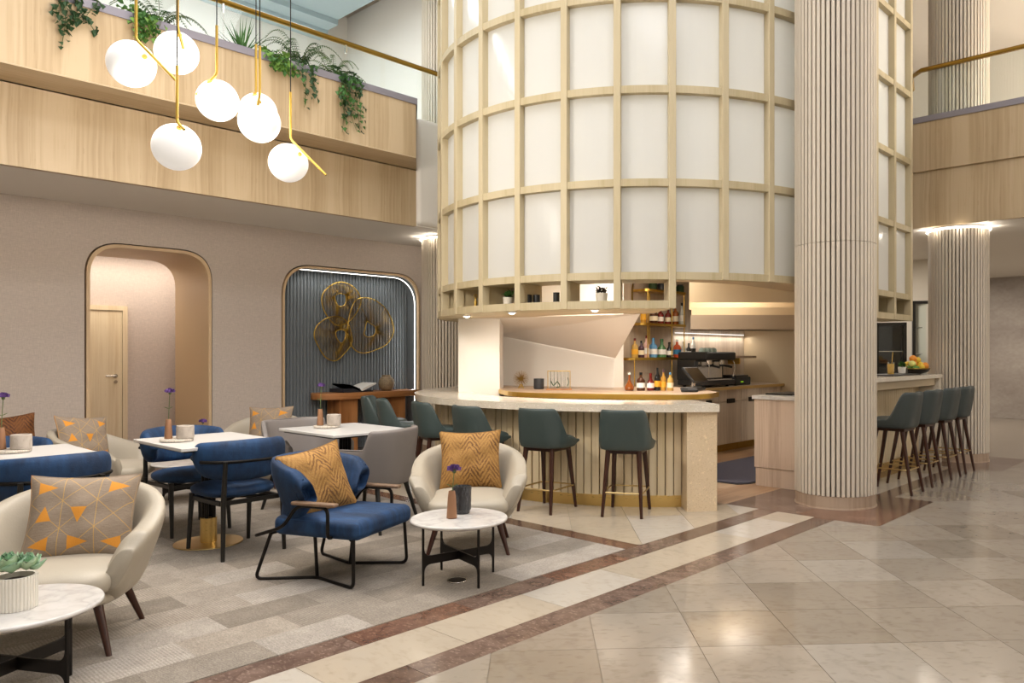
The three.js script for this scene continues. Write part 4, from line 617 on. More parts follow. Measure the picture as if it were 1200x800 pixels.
// bar stool: seat height sh, back height bh
function stoolParts(t, sh, bh, mat, foot, splay = 0.015) {
  const drop = bh - sh + 0.01;
  mesh('backrest', sweepShell({ plan: uPlan(0.195, 0.19, 0.17, 3.0), th: (s) => 0.05 - 0.012 * smooth(0.7, 1, side(s)), e: 0.55, n: 72, top: (s) => bh - drop * smooth(0.32, 0.66, side(s)) - 0.03 * smooth(0.7, 1, side(s)), bot: (s) => sh - 0.1 + 0.035 * smooth(0.8, 1, side(s)), lean: (s, y) => 0.045 * (1 - side(s)) * (y - sh) / 0.24 - 0.13 * smooth(0.12, 0.5, side(s)) * Math.max(0, y - sh + 0.04) + 0.012 }), mat, t);
  const edge = []; for (let i = 0; i <= 40; i++) { const s = 0.36 + 0.28 * i / 40, p = uPlan(0.207, 0.243, 0.17, 3.0)(s), y = bh - drop * smooth(0.32, 0.66, side(s)) - 0.008; edge.push([p[0], y, p[1]]); }
  mesh('piping', curveTube(edge, 0.004, 80, 6), mat, t);
  mesh('seat', puff(0.42, 0.11, 0.42, 0, sh - 0.055, 0.02, 3.4, 3), mat, t);
  mesh('seat_frame', box(0.3, 0.03, 0.3, 0, sh - 0.115, 0), M.darkWood, t);
  for (const x of [-1, 1]) for (const z of [-1, 1]) mesh('leg', bar([x * 0.165, 0, z * (0.195 + splay)], [x * (0.135 - splay * 0.4), sh - 0.08, z * (0.145 - splay)], 0.013, 0.023, 12), M.darkWood, t);
  const q = 0.195 - 0.05 * foot / sh, p = 0.165 - 0.03 * foot / sh, ring = pipe([[0, foot, q + 0.012], [-p - 0.012, foot, q + 0.012], [-p - 0.012, foot, -q - 0.012], [p + 0.012, foot, -q - 0.012], [p + 0.012, foot, q + 0.012], [0, foot, q + 0.012]], 0.0075, 0.05, 90, 8); mesh('footrest', ring, M.paleBrass, t);
}
{
  // six counter stools along the curved bar; placed by where their feet meet the floor
  const spots = [];
  for (const [a, r] of [[35.4, 2.6], [19.9, 2.6], [4.4, 2.62], [-11, 2.6], [-24, 2.78], [-35, 2.9]]) { const [x, z] = around(r, a); spots.push([x, z, a]); }
  let first = null; const grp = 'green counter stools along the curved bar', ORD = ['first', 'second', 'third', 'fourth', 'fifth', 'sixth'], lab = (k) => ORD[k] + ' dark green leather counter stool from the stone end panel of the curved bar'; let nth = 0;
  for (const [x, z, a] of spots) { const turn = Math.atan2(DC[0] - x, DC[1] - z) - 0.14; const L = lab(nth++); if (!first) { first = thing('counter_stool', L, 'bar stool', [x, 0, z], turn, grp); stoolParts(first, 0.65, 0.89, M.green, 0.2); } else copy(first, [x, 0, z], turn, L); }
  first = null; nth = 0; const lab2 = (k) => ORD[k] + ' tall charcoal green stool from the broad slatted column at the straight bar', grp2 = 'tall stools along the straight bar';
  for (const x of [7.7, 8.31, 8.94, 9.48]) { const z = -2.72, L = lab2(nth++); if (!first) { first = thing('bar_stool', L, 'bar stool', [x, 0, z], Math.PI, grp2); stoolParts(first, 0.735, 0.985, M.darkGreen, 0.24, 0.03); } else copy(first, [x, 0, z], Math.PI, L); }
}
// blue velvet dining chair, facing +z
function diningChair(label, pos, turn, group) {
  const t = thing('dining_chair', label, 'chair', pos, turn, group), pl = uPlan(0.25, 0.225, 0.05, 2.3);
  mesh('backrest', sweepShell({ plan: pl, th: (s) => 0.115 * (1 - 0.55 * smooth(0.7, 1, side(s))), e: 0.85, n: 72, m: 26, top: (s) => 0.785 - 0.035 * side(s) ** 2 - 0.075 * smooth(0.75, 1, side(s)), bot: (s) => 0.51 + 0.05 * side(s) ** 2 + 0.075 * smooth(0.7, 1, side(s)), lean: (s, y) => 0.14 * (y - 0.6) }), M.velvet, t);
  const rail = []; for (let i = 0; i <= 30; i++) { const s = 0.14 + 0.72 * i / 30, p = uPlan(0.315, 0.285, 0.02, 2.3)(s); rail.push([p[0], 0.645, p[1]]); } mesh('back_rail', curveTube(rail, 0.011, 60, 8), M.blackMetal, t);
  mesh('seat', puff(0.5, 0.1, 0.5, 0, 0.43, 0.04, 2.6, 2.6), M.velvet, t);
  mesh('seat_frame', [box(0.4, 0.028, 0.022, 0, 0.368, 0.2), box(0.4, 0.028, 0.022, 0, 0.368, -0.2), box(0.022, 0.028, 0.4, 0.2, 0.368, 0), box(0.022, 0.028, 0.4, -0.2, 0.368, 0), bar([-0.2, 0.37, -0.2], [0.2, 0.37, 0.2], 0.011), bar([0.2, 0.37, -0.2], [-0.2, 0.37, 0.2], 0.011)], M.black, t);
  for (const x of [-1, 1]) { mesh('leg', bar([x * 0.215, 0, 0.235], [x * 0.205, 0.4, 0.2], 0.013, 0.018, 12), M.black, t); mesh('leg', [bar([x * 0.215, 0, -0.255], [x * 0.205, 0.4, -0.245], 0.013, 0.017, 12), bar([x * 0.205, 0.4, -0.245], [x * 0.2, 0.65, -0.262], 0.017, 0.014, 12)], M.black, t); }
  return t;
}
const dc = diningChair('blue velvet dining chair pulled up behind the blue lounge chair, its back to the lounge', [2.37, 0, -5.3], Math.PI + 0.05);
copy(dc, [2.40, 0, -6.2], 0.05, 'blue velvet dining chair facing the lounge across the table beside the blue lounge chair');
copy(dc, [1.27, 0, -5.3], Math.PI + 0.05, 'blue velvet dining chair behind the beige armchair with triangle cushion');
copy(dc, [1.24, 0, -6.25], 0, 'blue velvet dining chair on the wall side of the table behind the front armchair');
// grey leather armchair, facing +z
function greyChair(label, pos, turn) {
  const t = thing('grey_armchair', label, 'chair', pos, turn), pl = uPlan(0.29, 0.26, 0.22, 3.2);
  mesh('shell', sweepShell({ plan: pl, th: 0.05, e: 0.5, n: 90, m: 22, top: (s) => 0.775 - 0.14 * smooth(0.42, 0.5, side(s)) - 0.05 * smooth(0.9, 1, side(s)), bot: (s) => 0.335 + 0.02 * side(s), lean: (s, y) => 0.16 * (y - 0.6) * (1 - 0.5 * side(s)) + 0.02 }), M.greyLeather, t);
  mesh('seat', puff(0.48, 0.13, 0.48, 0, 0.42, 0.03, 4, 3), M.greyLeather, t);
  const e = []; for (let i = 0; i <= 60; i++) { const s = 0.04 + 0.92 * i / 60, p = pl(s), y = 0.772 - 0.14 * smooth(0.42, 0.5, side(s)); e.push([p[0] * 1.13, y, p[1] * 1.13]); } mesh('piping', curveTube(e, 0.005, 100, 6), M.greyLeather, t);
  mesh('seat_frame', box(0.34, 0.03, 0.34, 0, 0.34, 0), M.black, t);
  for (const x of [-1, 1]) for (const z of [-1, 1]) mesh('leg', bar([x * 0.27, 0, z * 0.26], [x * 0.19, 0.36, z * 0.18], 0.012, 0.02, 12), M.black, t);
  return t;
}
const gc = greyChair('grey leather armchair with its back to the beige armchair, at the table by the bar', [3.41, 0, -5.24], Math.PI + 0.4);
copy(gc, [3.42, 0, -6.25], 0.1, 'grey leather armchair on the niche side of the table by the bar');
// beige tub armchair, facing +z
function tubChair(label, pos, turn, mat = M.beigeLeather, group) {
  const t = thing('tub_armchair', label, 'armchair', pos, turn, group), pl = uPlan(0.315, 0.32, 0.24, 2.6);
  mesh('shell', sweepShell({ plan: pl, n: 90, m: 26, e: 0.62, th: (s) => 0.1 + 0.03 * smooth(0.3, 0.8, side(s)) - 0.05 * smooth(0.88, 1, side(s)), top: (s) => 0.7 - 0.17 * smooth(0.1, 0.85, side(s)) - 0.07 * smooth(0.88, 1, side(s)), bot: (s) => 0.2 + 0.01 * side(s) + 0.08 * smooth(0.86, 1, side(s)), lean: (s, y) => (0.18 + 0.3 * side(s)) * (y - 0.46) + 0.015 }), mat, t);
  mesh('seat_cushion', puff(0.56, 0.16, 0.6, 0, 0.325, 0.05, 4.2, 2.8), mat, t); mesh('seat_base', puff(0.54, 0.1, 0.54, 0, 0.24, 0.0, 4, 3), mat, t);
  for (const x of [-1, 1]) for (const z of [-1, 1]) mesh('leg', bar([x * 0.27, 0, z * 0.25 + 0.02], [x * 0.2, 0.23, z * 0.18 + 0.02], 0.012, 0.022, 12), M.darkWood, t);
  return t;
}
const faceTo = (fx, fz) => Math.atan2(fx, fz);
tubChair('beige leather tub armchair holding the mustard cushion, in front of the bar', [3.5, 0, -4.16], faceTo(-0.66, 0.73));
tubChair('beige leather tub armchair holding a triangle-print cushion, beside the succulent table', [1.08, 0, -4.22], faceTo(-0.55, 0.83));
tubChair('beige leather tub armchair against the taupe wall with a small triangle-print cushion', [2.28, 0, -7.65], faceTo(0.75, 0.66));
tubChair('beige leather tub armchair between niche and passage with an orange-figured cushion', [3.72, 0, -7.75], faceTo(-0.75, 0.66));
tubChair('tan leather tub armchair in the corner by the taupe wall', [1.62, 0, -8.35], faceTo(0.4, 0.9), M.tanLeather);
// blue lounge chair, facing +z
{
  const t = thing('lounge_chair', 'blue velvet lounge chair with timber armrests and black bent-tube sled legs', 'armchair', [2.55, 0, -4.28], faceTo(0.4, 0.92));
  mesh('seat', rbox(0.6, 0.115, 0.6, 0.045, 0, 0.335, 0.05, 4), M.velvet, t);
  mesh('backrest', sweepShell({ plan: uPlan(0.265, 0.3, -0.06, 2.4), n: 90, m: 26, e: 0.62, th: (s) => 0.085 + 0.025 * smooth(0.4, 0.9, side(s)), top: (s) => 0.725 - 0.05 * smooth(0.3, 0.8, side(s)) - 0.12 * smooth(0.72, 1, side(s)), bot: (s) => 0.28 + 0.2 * smooth(0.5, 0.95, side(s)), lean: (s, y) => 0.2 * (y - 0.42) - 0.03 * Math.exp(-(((y - 0.47) / 0.07) ** 2)) }), M.velvet, t);
  const e = []; for (let i = 0; i <= 30; i++) { const s = 0.06 + 0.88 * i / 30, p = uPlan(0.315, 0.35, -0.06, 2.4)(s); e.push([p[0], 0.62, p[1]]); } mesh('seam', curveTube(e, 0.0035, 60, 6), M.velvet, t);
  const R = 0.0105;
  for (const x of [-1, 1]) {
    const w = [[x * 0.28, 0.285, -0.27], [x * 0.31, R, -0.36], [x * 0.165, R, -0.03], [x * 0.29, R, 0.31], [x * 0.275, 0.285, 0.3]];
    mesh('sled_leg', pipe(w, R, 0.045, 90, 10), M.blackMetal, t); mesh('upright', bar([x * 0.165, R, -0.03], [x * 0.2, 0.285, -0.02], R, R, 10), M.blackMetal, t);
    const arm = mesh('armrest', rbox(0.05, 0.022, 0.3, 0.01, x * 0.335, 0.487, 0.08, 3), M.armWood, t);
    mesh('arm_support', pipe([[x * 0.29, 0.29, 0.16], [x * 0.335, 0.3, 0.17], [x * 0.335, 0.472, 0.17], [x * 0.335, 0.472, -0.04], [x * 0.335, 0.34, -0.14], [x * 0.34, 0.275, -0.34], [x * 0.27, 0.275, -0.34]], R, 0.05, 110, 10), M.blackMetal, arm);
  }
  mesh('seat_rail', [bar([-0.275, 0.283, 0.28], [0.275, 0.283, 0.28], R), bar([-0.28, 0.283, -0.27], [0.28, 0.283, -0.27], R)], M.blackMetal, t);
}
// cushions: [name, label, size, thickness, material, position, facing, lean back, roll]
function cushionAt(label, w, h, T, mat, pos, turn, lean, roll = 0, corners) {
  const c = thing('cushion', label, 'cushion', pos, turn), m = mesh('cover', pillow(w, h, T), mat, c); m.rotation.set(-lean, 0, roll, 'XZY'); if (corners) mesh('seam_tape', box(0.012, 0.03, 0.004, w / 2 - 0.02, -h / 2 + 0.1, 0.01), M.ceramic, m); return c;
}
cushionAt('square taupe cushion printed with orange triangles on the armchair beside the succulent table', 0.47, 0.43, 0.17, M.cushion, [1.17, 0.555, -4.285], faceTo(-0.45, 0.89), 0.45, -0.03);
cushionAt('mustard cushion with brown herringbone pile in the beige armchair before the bar', 0.44, 0.42, 0.17, M.fur, [3.62, 0.585, -4.29], faceTo(-0.66, 0.73), 0.26, 0.02);
cushionAt('mustard cushion with brown herringbone pile leaning in the blue lounge chair', 0.44, 0.42, 0.17, M.fur, [2.47, 0.565, -4.39], faceTo(0.05, 1), 0.3, 0.16);
cushionAt('taupe cushion printed with small orange triangles on the armchair against the wall', 0.46, 0.42, 0.16, M.cushion, [2.12, 0.6, -7.72], faceTo(0.35, 0.94), 0.32, -0.1);
cushionAt('taupe cushion with orange figures on the armchair between niche and passage', 0.45, 0.42, 0.16, M.cushion, [3.78, 0.6, -7.66], faceTo(-0.75, 0.66), 0.25, 0.02);
cushionAt('dark bronze patterned cushion on the tan armchair', 0.46, 0.42, 0.16, M.darkFur, [1.66, 0.6, -8.22], faceTo(-0.2, 1), 0.25, 0.1);
// ------------------------------------------------------------------ tables
function coffeeTable(label, pos, turn, leg = 0.24) {
  const t = thing('coffee_table', label, 'coffee table', pos, turn);
  mesh('table_top', boxUV(lathe([[0, 0.345], [0.27, 0.345], [0.287, 0.353], [0.29, 0.36], [0.287, 0.367], [0.28, 0.37], [0, 0.37]], 72)), M.whiteMarble, t);
  const h = 0.345, y0 = 0.12, y1 = 0.17, w = 0.0115, r = 0.045, s = new THREE.Shape(), L = leg;
  s.moveTo(-L, 0); s.lineTo(-L + w, 0); s.lineTo(-L + w, y0 - r); s.quadraticCurveTo(-L + w, y0, -L + w + r, y0); s.lineTo(L - w - r, y0); s.quadraticCurveTo(L - w, y0, L - w, y0 - r); s.lineTo(L - w, 0); s.lineTo(L, 0); s.lineTo(L, h); s.lineTo(L - w, h); s.lineTo(L - w, y1 + r); s.quadraticCurveTo(L - w, y1, L - w - r, y1); s.lineTo(-L + w + r, y1); s.quadraticCurveTo(-L + w, y1, -L + w, y1 + r); s.lineTo(-L + w, h); s.lineTo(-L, h); s.closePath();
  const p = extrude(s, 0.01, 0.001, 8).translate(0, 0, -0.005); mesh('leg_frame', p, M.blackMetal, t); mesh('leg_frame', p.clone().rotateY(Math.PI / 2), M.blackMetal, t);
  return t;
}
const CT1 = [2.95, 0.004, -3.6], CT2 = [0.77, 0.004, -3.62], CT3 = [2.82, 0.004, -7.3];
const ct = coffeeTable('round white marble coffee table holding the striped glass, in front of the blue lounge chair', CT1, -0.2);
copy(ct, CT2, 0.5, 'round white marble coffee table holding the succulent pot');
copy(ct, CT3, 0.3, 'low round marble table between the two armchairs by the taupe wall');
function diningTable(label, x, z, w, d) {
  const t = thing('dining_table', label, 'table', [x, 0.004, z]);
  mesh('table_top', rbox(w, 0.022, d, 0.004, 0, 0.726, 0), M.tableWhite, t); mesh('underside', box(w - 0.06, 0.012, d - 0.06, 0, 0.709, 0), M.black, t); mesh('spider', [box(0.5, 0.012, 0.04, 0, 0.697, 0), box(0.04, 0.012, 0.5, 0, 0.697, 0)], M.blackMetal, t);
  for (const [dx, dz] of [[-0.025, -0.025], [0.025, -0.025], [-0.025, 0.025], [0.025, 0.025]]) mesh('pole', cyl(0.014, 0.014, 0.57, dx, 0.12, dz, 12), M.blackMetal, t);
  mesh('collar', cyl(0.055, 0.055, 0.175, 0, 0.008, 0, 32), M.brassBrush, t); mesh('base_plate', lathe([[0, 0], [0.225, 0], [0.228, 0.004], [0.225, 0.01], [0, 0.012]], 56), M.paleBrass, t);
}
diningTable('square white dining table on a brass pedestal beside the blue lounge chair', 2.32, -5.62, 0.70, 0.86);
diningTable('square white dining table behind the front armchair with blue chairs', 1.22, -5.68, 0.70, 0.82);
diningTable('square white dining table with grey armchairs near the bar', 3.41, -5.62, 0.71, 0.84);
// table-top pieces ---------------------------------------------------
function flower(label, pos, h, stemOnly = false, seedTurn = 0) {
  const g = thing('flower_vase', label, 'vase', pos, seedTurn);
  mesh('vase', boxUV(lathe([[0, 0], [0.026, 0], [0.027, 0.004], [0.021, 0.1], [0.0165, 0.135], [0.012, 0.135], [0.014, 0.1], [0, 0.1]], 8)), M.vaseWood, g);
  const lean = 0.012; mesh('stem', curveTube([[0, 0.1, 0], [0.004, h * 0.6, 0], [lean, h - 0.02, 0]], 0.0022, 16, 6), M.stem, g);
  mesh('leaf', [0, 1].map(k => { const L = new THREE.Shape(); L.moveTo(0, 0); L.quadraticCurveTo(0.01, 0.012, 0.034, 0.014); L.quadraticCurveTo(0.014, 0.002, 0, 0); return new THREE.ShapeGeometry(L).rotateY(k * 2.7).translate(0.004, h * 0.62, 0); }), M.stem, g);
  const pt = []; for (let k = 0; k < 70; k++) { const a = k * 2.4, r = 0.03 * Math.sqrt(k / 70), s = new THREE.PlaneGeometry(0.014, 0.016, 1, 1).translate(0, 0.008, 0).rotateX(rr(-0.6, 0.9)).rotateY(a + rr(-0.4, 0.4)).translate(lean + r * Math.cos(a), h + 0.014 * (1 - k / 70) - 0.014 + rr(-0.004, 0.004), r * Math.sin(a)); pt.push(s); }
  mesh('blossom', pt, M.petal, g); mesh('calyx', lathe([[0, 0], [0.008, 0.003], [0.012, 0.02], [0, 0.02]], 10).translate(lean, h - 0.03, 0), M.stem, g); return g;
}
function candleBlock(label, pos) { const g = thing('candle_block', label, 'candle holder', pos); mesh('cup', lathe([[0, 0], [0.053, 0], [0.057, 0.004], [0.057, 0.086], [0.053, 0.09], [0.04, 0.09], [0.038, 0.02], [0, 0.02]], 36), M.candle, g); mesh('wax', cyl(0.033, 0.033, 0.045, 0, 0.02, 0, 24), M.paper, g); }
function stoneTray(label, pos) { const g = thing('stone_tray', label, 'tray', pos); mesh('disc', lathe([[0, 0], [0.1, 0], [0.106, 0.004], [0.106, 0.014], [0.102, 0.018], [0, 0.018]], 44), M.speck, g); mesh('felt', cyl(0.09, 0.09, 0.002, 0, -0.001, 0, 30), M.blackPlastic, g); }
const TT = 0.741;
for (const [name, px, py] of [['on the white table beside the blue lounge chair', 207, 517], ['on the white table behind the front armchair', 13, 530], ['on the white table with grey armchairs', 383, 501]]) {
  const p = ground(px, py, TT), c = [-0.05, 0.03];
  stoneTray('round speckled stone tray ' + name, [p.x, TT + 0.002, p.z]);
  flower('timber bud vase with a purple bloom ' + name, [p.x - 0.045, TT + 0.021, p.z - 0.035 + 0.01], 0.335, false, 0.3);
  candleBlock('white stone candle holder ' + name, [p.x + 0.045, TT + 0.021, p.z + 0.032]);
}
{ const p = ground(529.5, 607, 0.374); flower('tall timber bud vase with a purple bloom on the marble table before the bar', [p.x, 0.375, p.z], 0.25, false, -0.4).scale.setScalar(1.2);
  const q = ground(541.5, 601, 0.374), g = thing('striped_glass', 'grey swirled glass candle jar on the marble table before the bar', 'candle jar', [q.x, 0.375, q.z]); mesh('jar', lathe([[0, 0], [0.045, 0], [0.047, 0.006], [0.05, 0.02], [0.055, 0.024], [0.057, 0.165], [0.052, 0.165], [0.05, 0.03], [0, 0.03]], 40), M.blackMarble, g); mesh('wax', cyl(0.049, 0.049, 0.1, 0, 0.03, 0, 28), M.paper, g); }
flower('bud vase with a purple bloom on the low table by the taupe wall', [2.92, 0.375, -7.2], 0.37, false, 1);
// succulent in a ribbed white pot
{
  const p = ground(19, 712, 0.374), g = thing('potted_succulent', 'green rosette succulent in a ribbed white pot on the marble table', 'plant', [p.x, 0.375, p.z]), rad = 0.068, H = 0.125;
  const s = new THREE.Shape(), N = 36; for (let i = 0; i <= N * 4; i++) { const a = 2 * Math.PI * i / (N * 4), r = rad + (i % 4 < 2 ? 0.0022 : -0.0012); i ? s.lineTo(r * Math.cos(a), r * Math.sin(a)) : s.moveTo(r * Math.cos(a), r * Math.sin(a)); } const hole = new THREE.Path(); hole.absarc(0, 0, rad - 0.008, 0, 2 * Math.PI, true); s.holes.push(hole);
  mesh('pot', extrude(s, H, 0, 8).rotateX(-Math.PI / 2), M.ceramic, g); mesh('soil', cyl(rad - 0.007, rad - 0.007, 0.1, 0, 0.005, 0, 30), M.soil, g);
  const leafG = new THREE.BufferGeometry(), P = [], I = []; for (let i = 0; i <= 6; i++) { const t = i / 6, w = 0.031 * Math.sin(Math.PI * Math.min(1, 0.12 + t * 0.88)) * (1 - 0.25 * t), y = 0.012 + 0.02 * t * t; P.push(-w, y + 0.006, t * 0.058, 0, y - 0.002, t * 0.058, w, y + 0.006, t * 0.058, 0, y - 0.012 * Math.sin(Math.PI * t), t * 0.058); }
  for (let i = 0; i < 6; i++) { const a = i * 4, b = a + 4; for (const [u, v] of [[0, 1], [1, 2], [2, 3], [3, 0]]) I.push(a + u, b + u, a + v, a + v, b + u, b + v); } leafG.setIndex(I); leafG.setAttribute('position', new THREE.Float32BufferAttribute(P, 3)); leafG.setAttribute('uv', new THREE.Float32BufferAttribute(new Float32Array(P.length / 3 * 2), 2)); leafG.computeVertexNormals();
  const lm = [std({ color: 0x8fb08c, roughness: 0.5, side: THREE.DoubleSide }), std({ color: 0x6f9a72, roughness: 0.5, side: THREE.DoubleSide }), std({ color: 0xa6be98, roughness: 0.5, side: THREE.DoubleSide })];
  for (let c = 0; c < 2; c++) for (let k = 0; k < 22; k++) { const m = mesh('succulent_leaf', leafG, lm[k % 3], g), r = k / 22; m.position.set(c ? 0.036 : -0.02, H + 0.006 + 0.006 * (k / 4), c ? 0.01 : -0.005); m.rotation.set(-0.12 - r * 1.05, k * 2.39996 + c, 0, 'YXZ'); m.scale.setScalar((1.35 - r * 0.6) * (c ? 0.85 : 1)); }
}
// ------------------------------------------------------------------ niche: console, vase, book, wire sculpture
{
  const g = thing('console_table', 'warm brown timber console with a rounded top and two block legs in the niche', 'console', [0, 0, 0]); const s = new THREE.Shape(); s.moveTo(5.5, 9.76); s.lineTo(6.95, 9.76); s.lineTo(6.95, 9.4); s.quadraticCurveTo(6.3, 9.3, 5.75, 9.3); s.quadraticCurveTo(5.3, 9.32, 5.32, 9.6); s.quadraticCurveTo(5.35, 9.76, 5.5, 9.76);
  mesh('top', boxUV(extrude(s, 0.075, 0.006).rotateX(-Math.PI / 2).translate(0, 0.74, 0), true), M.walnut, g); mesh('leg', slab(5.62, 5.9, 0, 0.74, -9.72, -9.4), M.walnut, g); mesh('leg', slab(6.42, 6.72, 0, 0.74, -9.74, -9.44), M.walnut, g);
  const v = thing('stoneware_vase', 'round speckled stoneware vase on the console', 'vase', [6.45, 0.822, -9.52]); mesh('body', lathe([[0, 0], [0.065, 0], [0.1, 0.04], [0.117, 0.1], [0.105, 0.16], [0.075, 0.195], [0.06, 0.205], [0.066, 0.225], [0.055, 0.225], [0.05, 0.2], [0.09, 0.15], [0.1, 0.1], [0, 0.03]], 36), std({ color: 0xbfae92, roughness: 0.6, map: T.speck }), v); mesh('foot_ring', new THREE.TorusGeometry(0.062, 0.006, 8, 30).rotateX(Math.PI / 2).translate(0, 0.004, 0), std({ color: 0x7c6549, roughness: 0.7 }), v);
  const b = thing('open_book', 'large open book with dark cover lying on the console', 'book', [5.93, 0.825, -9.53], 0.1); const page = (sgn) => { const P = []; const sh = new THREE.Shape(); sh.moveTo(0, 0); sh.quadraticCurveTo(0.06, 0.06, 0.26, 0.1); sh.lineTo(0.265, 0.085); sh.quadraticCurveTo(0.08, 0.01, 0, -0.015); sh.closePath(); return extrude(sh, 0.3, 0).translate(0, 0.02, -0.15).scale(sgn, 1, 1); };
  mesh('pages', [page(1)], std({ color: 0xe6e3dc, roughness: 0.8, side: THREE.DoubleSide }), b); mesh('pages', [page(-1)], std({ color: 0x56575a, roughness: 0.7, side: THREE.DoubleSide }), b); mesh('cover', [box(0.2, 0.014, 0.31, 0.1, 0.007, 0), box(0.28, 0.05, 0.3, -0.16, 0.026, 0)], std({ color: 0x2a2b31, roughness: 0.6 }), b);
}
{
  const g = thing('wire_sculpture', 'gold wire wall sculpture of three overlapping open petals', 'wall sculpture', [0, 0, -9.72]);
  const at = (px, py) => { const d = ray(px, py), t = -9.72 / d[2]; return [d[0] * t, EYE + d[1] * t]; };
  const outlines = [[[376, 347], [383, 337], [397, 330.5], [411, 335], [419, 344], [421.5, 354], [416, 367], [404, 379], [393, 381], [384, 373], [377, 360]], [[413, 352], [428, 349.5], [443, 357], [452, 369], [457, 388], [450, 402], [436, 410], [420, 413.5], [410, 408], [404, 394], [404, 378], [407, 364]], [[383, 372], [396, 371.5], [405, 378], [409, 390], [410, 401], [403, 412], [391, 422.5], [380, 419], [371, 406], [366, 393], [369, 382]]];
  const holes = [[[389, 347], [394, 344.5], [401, 346], [402, 352], [399.5, 358], [394, 359], [390, 354]], [[424, 377], [427, 379], [433, 383], [434, 388], [431.5, 393], [425, 395], [420.5, 392], [421.5, 385]], [[389, 389], [394, 386.5], [400, 388], [400.5, 394], [396, 402], [391, 398]]];
  outlines.forEach((o, k) => {
    const zz = [0.03, 0.09, 0.05][k], mk = (arr, z) => new THREE.CatmullRomCurve3(arr.map(([a, b]) => { const [x, y] = at(a, b); return V(x, y, z); }), true);
    const oc = mk(o, zz), hc = mk(holes[k], zz + 0.05), N = 110, wires = [], wires2 = [];
    mesh('rim', new THREE.TubeGeometry(oc, 120, 0.009, 7, true), M.brass, g); mesh('inner_ring', new THREE.TubeGeometry(hc, 60, 0.008, 6, true), M.brass, g);
    for (let i = 0; i < N; i++) { const a = oc.getPoint(i / N), b = hc.getPoint((i / N + 0.06 * Math.sin(9 * i / N) + 1) % 1), m = a.clone().lerp(b, 0.55); m.z += 0.07 + 0.05 * Math.sin(i * 0.3); const c = new THREE.QuadraticBezierCurve3(a, m, b); wires.push(new THREE.TubeGeometry(c, 5, 0.0027, 3)); }
    const w = mesh('wires', wires, M.brassDark, g); w.userData.kind = 'stuff';
  });
}
// ------------------------------------------------------------------ pendant lamps
{
  // [globe px, py, radius px, rod px, rod top px, bend py, end px, end py]
  const L = [[154, 75, 29, 159.5, -60, 46, 206, 94], [207, 62, 26.5, 208, -60, 30, 215, 58], [207, 172.5, 29.5, 207.5, 77, 143, 216, 152], [255, 118, 26, 254, 30, 87, 230, 111], [302.5, 131, 23.5, 300, 52, 108, 296, 113], [304, 143, 26, 304.5, 54, 110, 302, 124], [338, 191, 24.5, 340.5, 108, 163, 382, 205]];
  const lab = ['globe pendant whose brass stem slants down past the next globe', 'globe pendant hung topmost of the cluster with a short slanted stem', 'globe pendant hung lowest under the topmost globe', 'globe pendant with its stem end slanting back towards the topmost globe', 'globe pendant half hidden behind its twin', 'globe pendant in front of its twin', 'globe pendant hung lowest by the long slanting brass stem end'];
  L.forEach(([gx, gy, r, rx, rt, rb, ex, ey], i) => {
    const GR = 0.135, t = GR * FOCAL * 1.1 / r, c = deep(gx, gy, t), g = thing('globe_pendant', 'opal ' + lab[i], 'pendant lamp', [c.x, c.y, c.z], 0, 'opal globe pendants over the lounge');
    const loc = (px, py, dt = 0) => { const p = deep(px, py, t + dt); return [p.x - c.x, p.y - c.y, p.z - c.z]; };
    mesh('globe', new THREE.SphereGeometry(GR, 40, 26), M.globe, g);
    const dt = -0.1, a = loc(rx, Math.max(rt, -60), dt), b = loc(rx, rb, dt), e = loc(ex, ey, dt), top = [b[0], CEIL - c.y, b[2]]; a[0] = b[0]; a[2] = b[2];
    mesh('stem', pipe([a, b, e], 0.0085, 0.02, 40, 10), M.brass, g); mesh('cable', bar(a, top, 0.0035, 0.0035, 6), M.blackMetal, g);
    const hub = V(...b).lerp(V(...e), 0.35).multiplyScalar(0.9); mesh('holder', cyl(0.014, 0.014, 0.02, 0, -0.01, 0, 14).applyQuaternion(new THREE.Quaternion().setFromUnitVectors(V(0, 1, 0), hub.clone().normalize())).translate(...hub.clone().setLength(GR + 0.002).toArray()), M.brass, g); mesh('ceiling_cup', cyl(0.05, 0.05, 0.03, b[0], CEIL - c.y - 0.03, b[2], 20), M.brass, g);
    point([c.x, c.y, c.z], 0xfff4e6, 2.4, 6);
  });
}
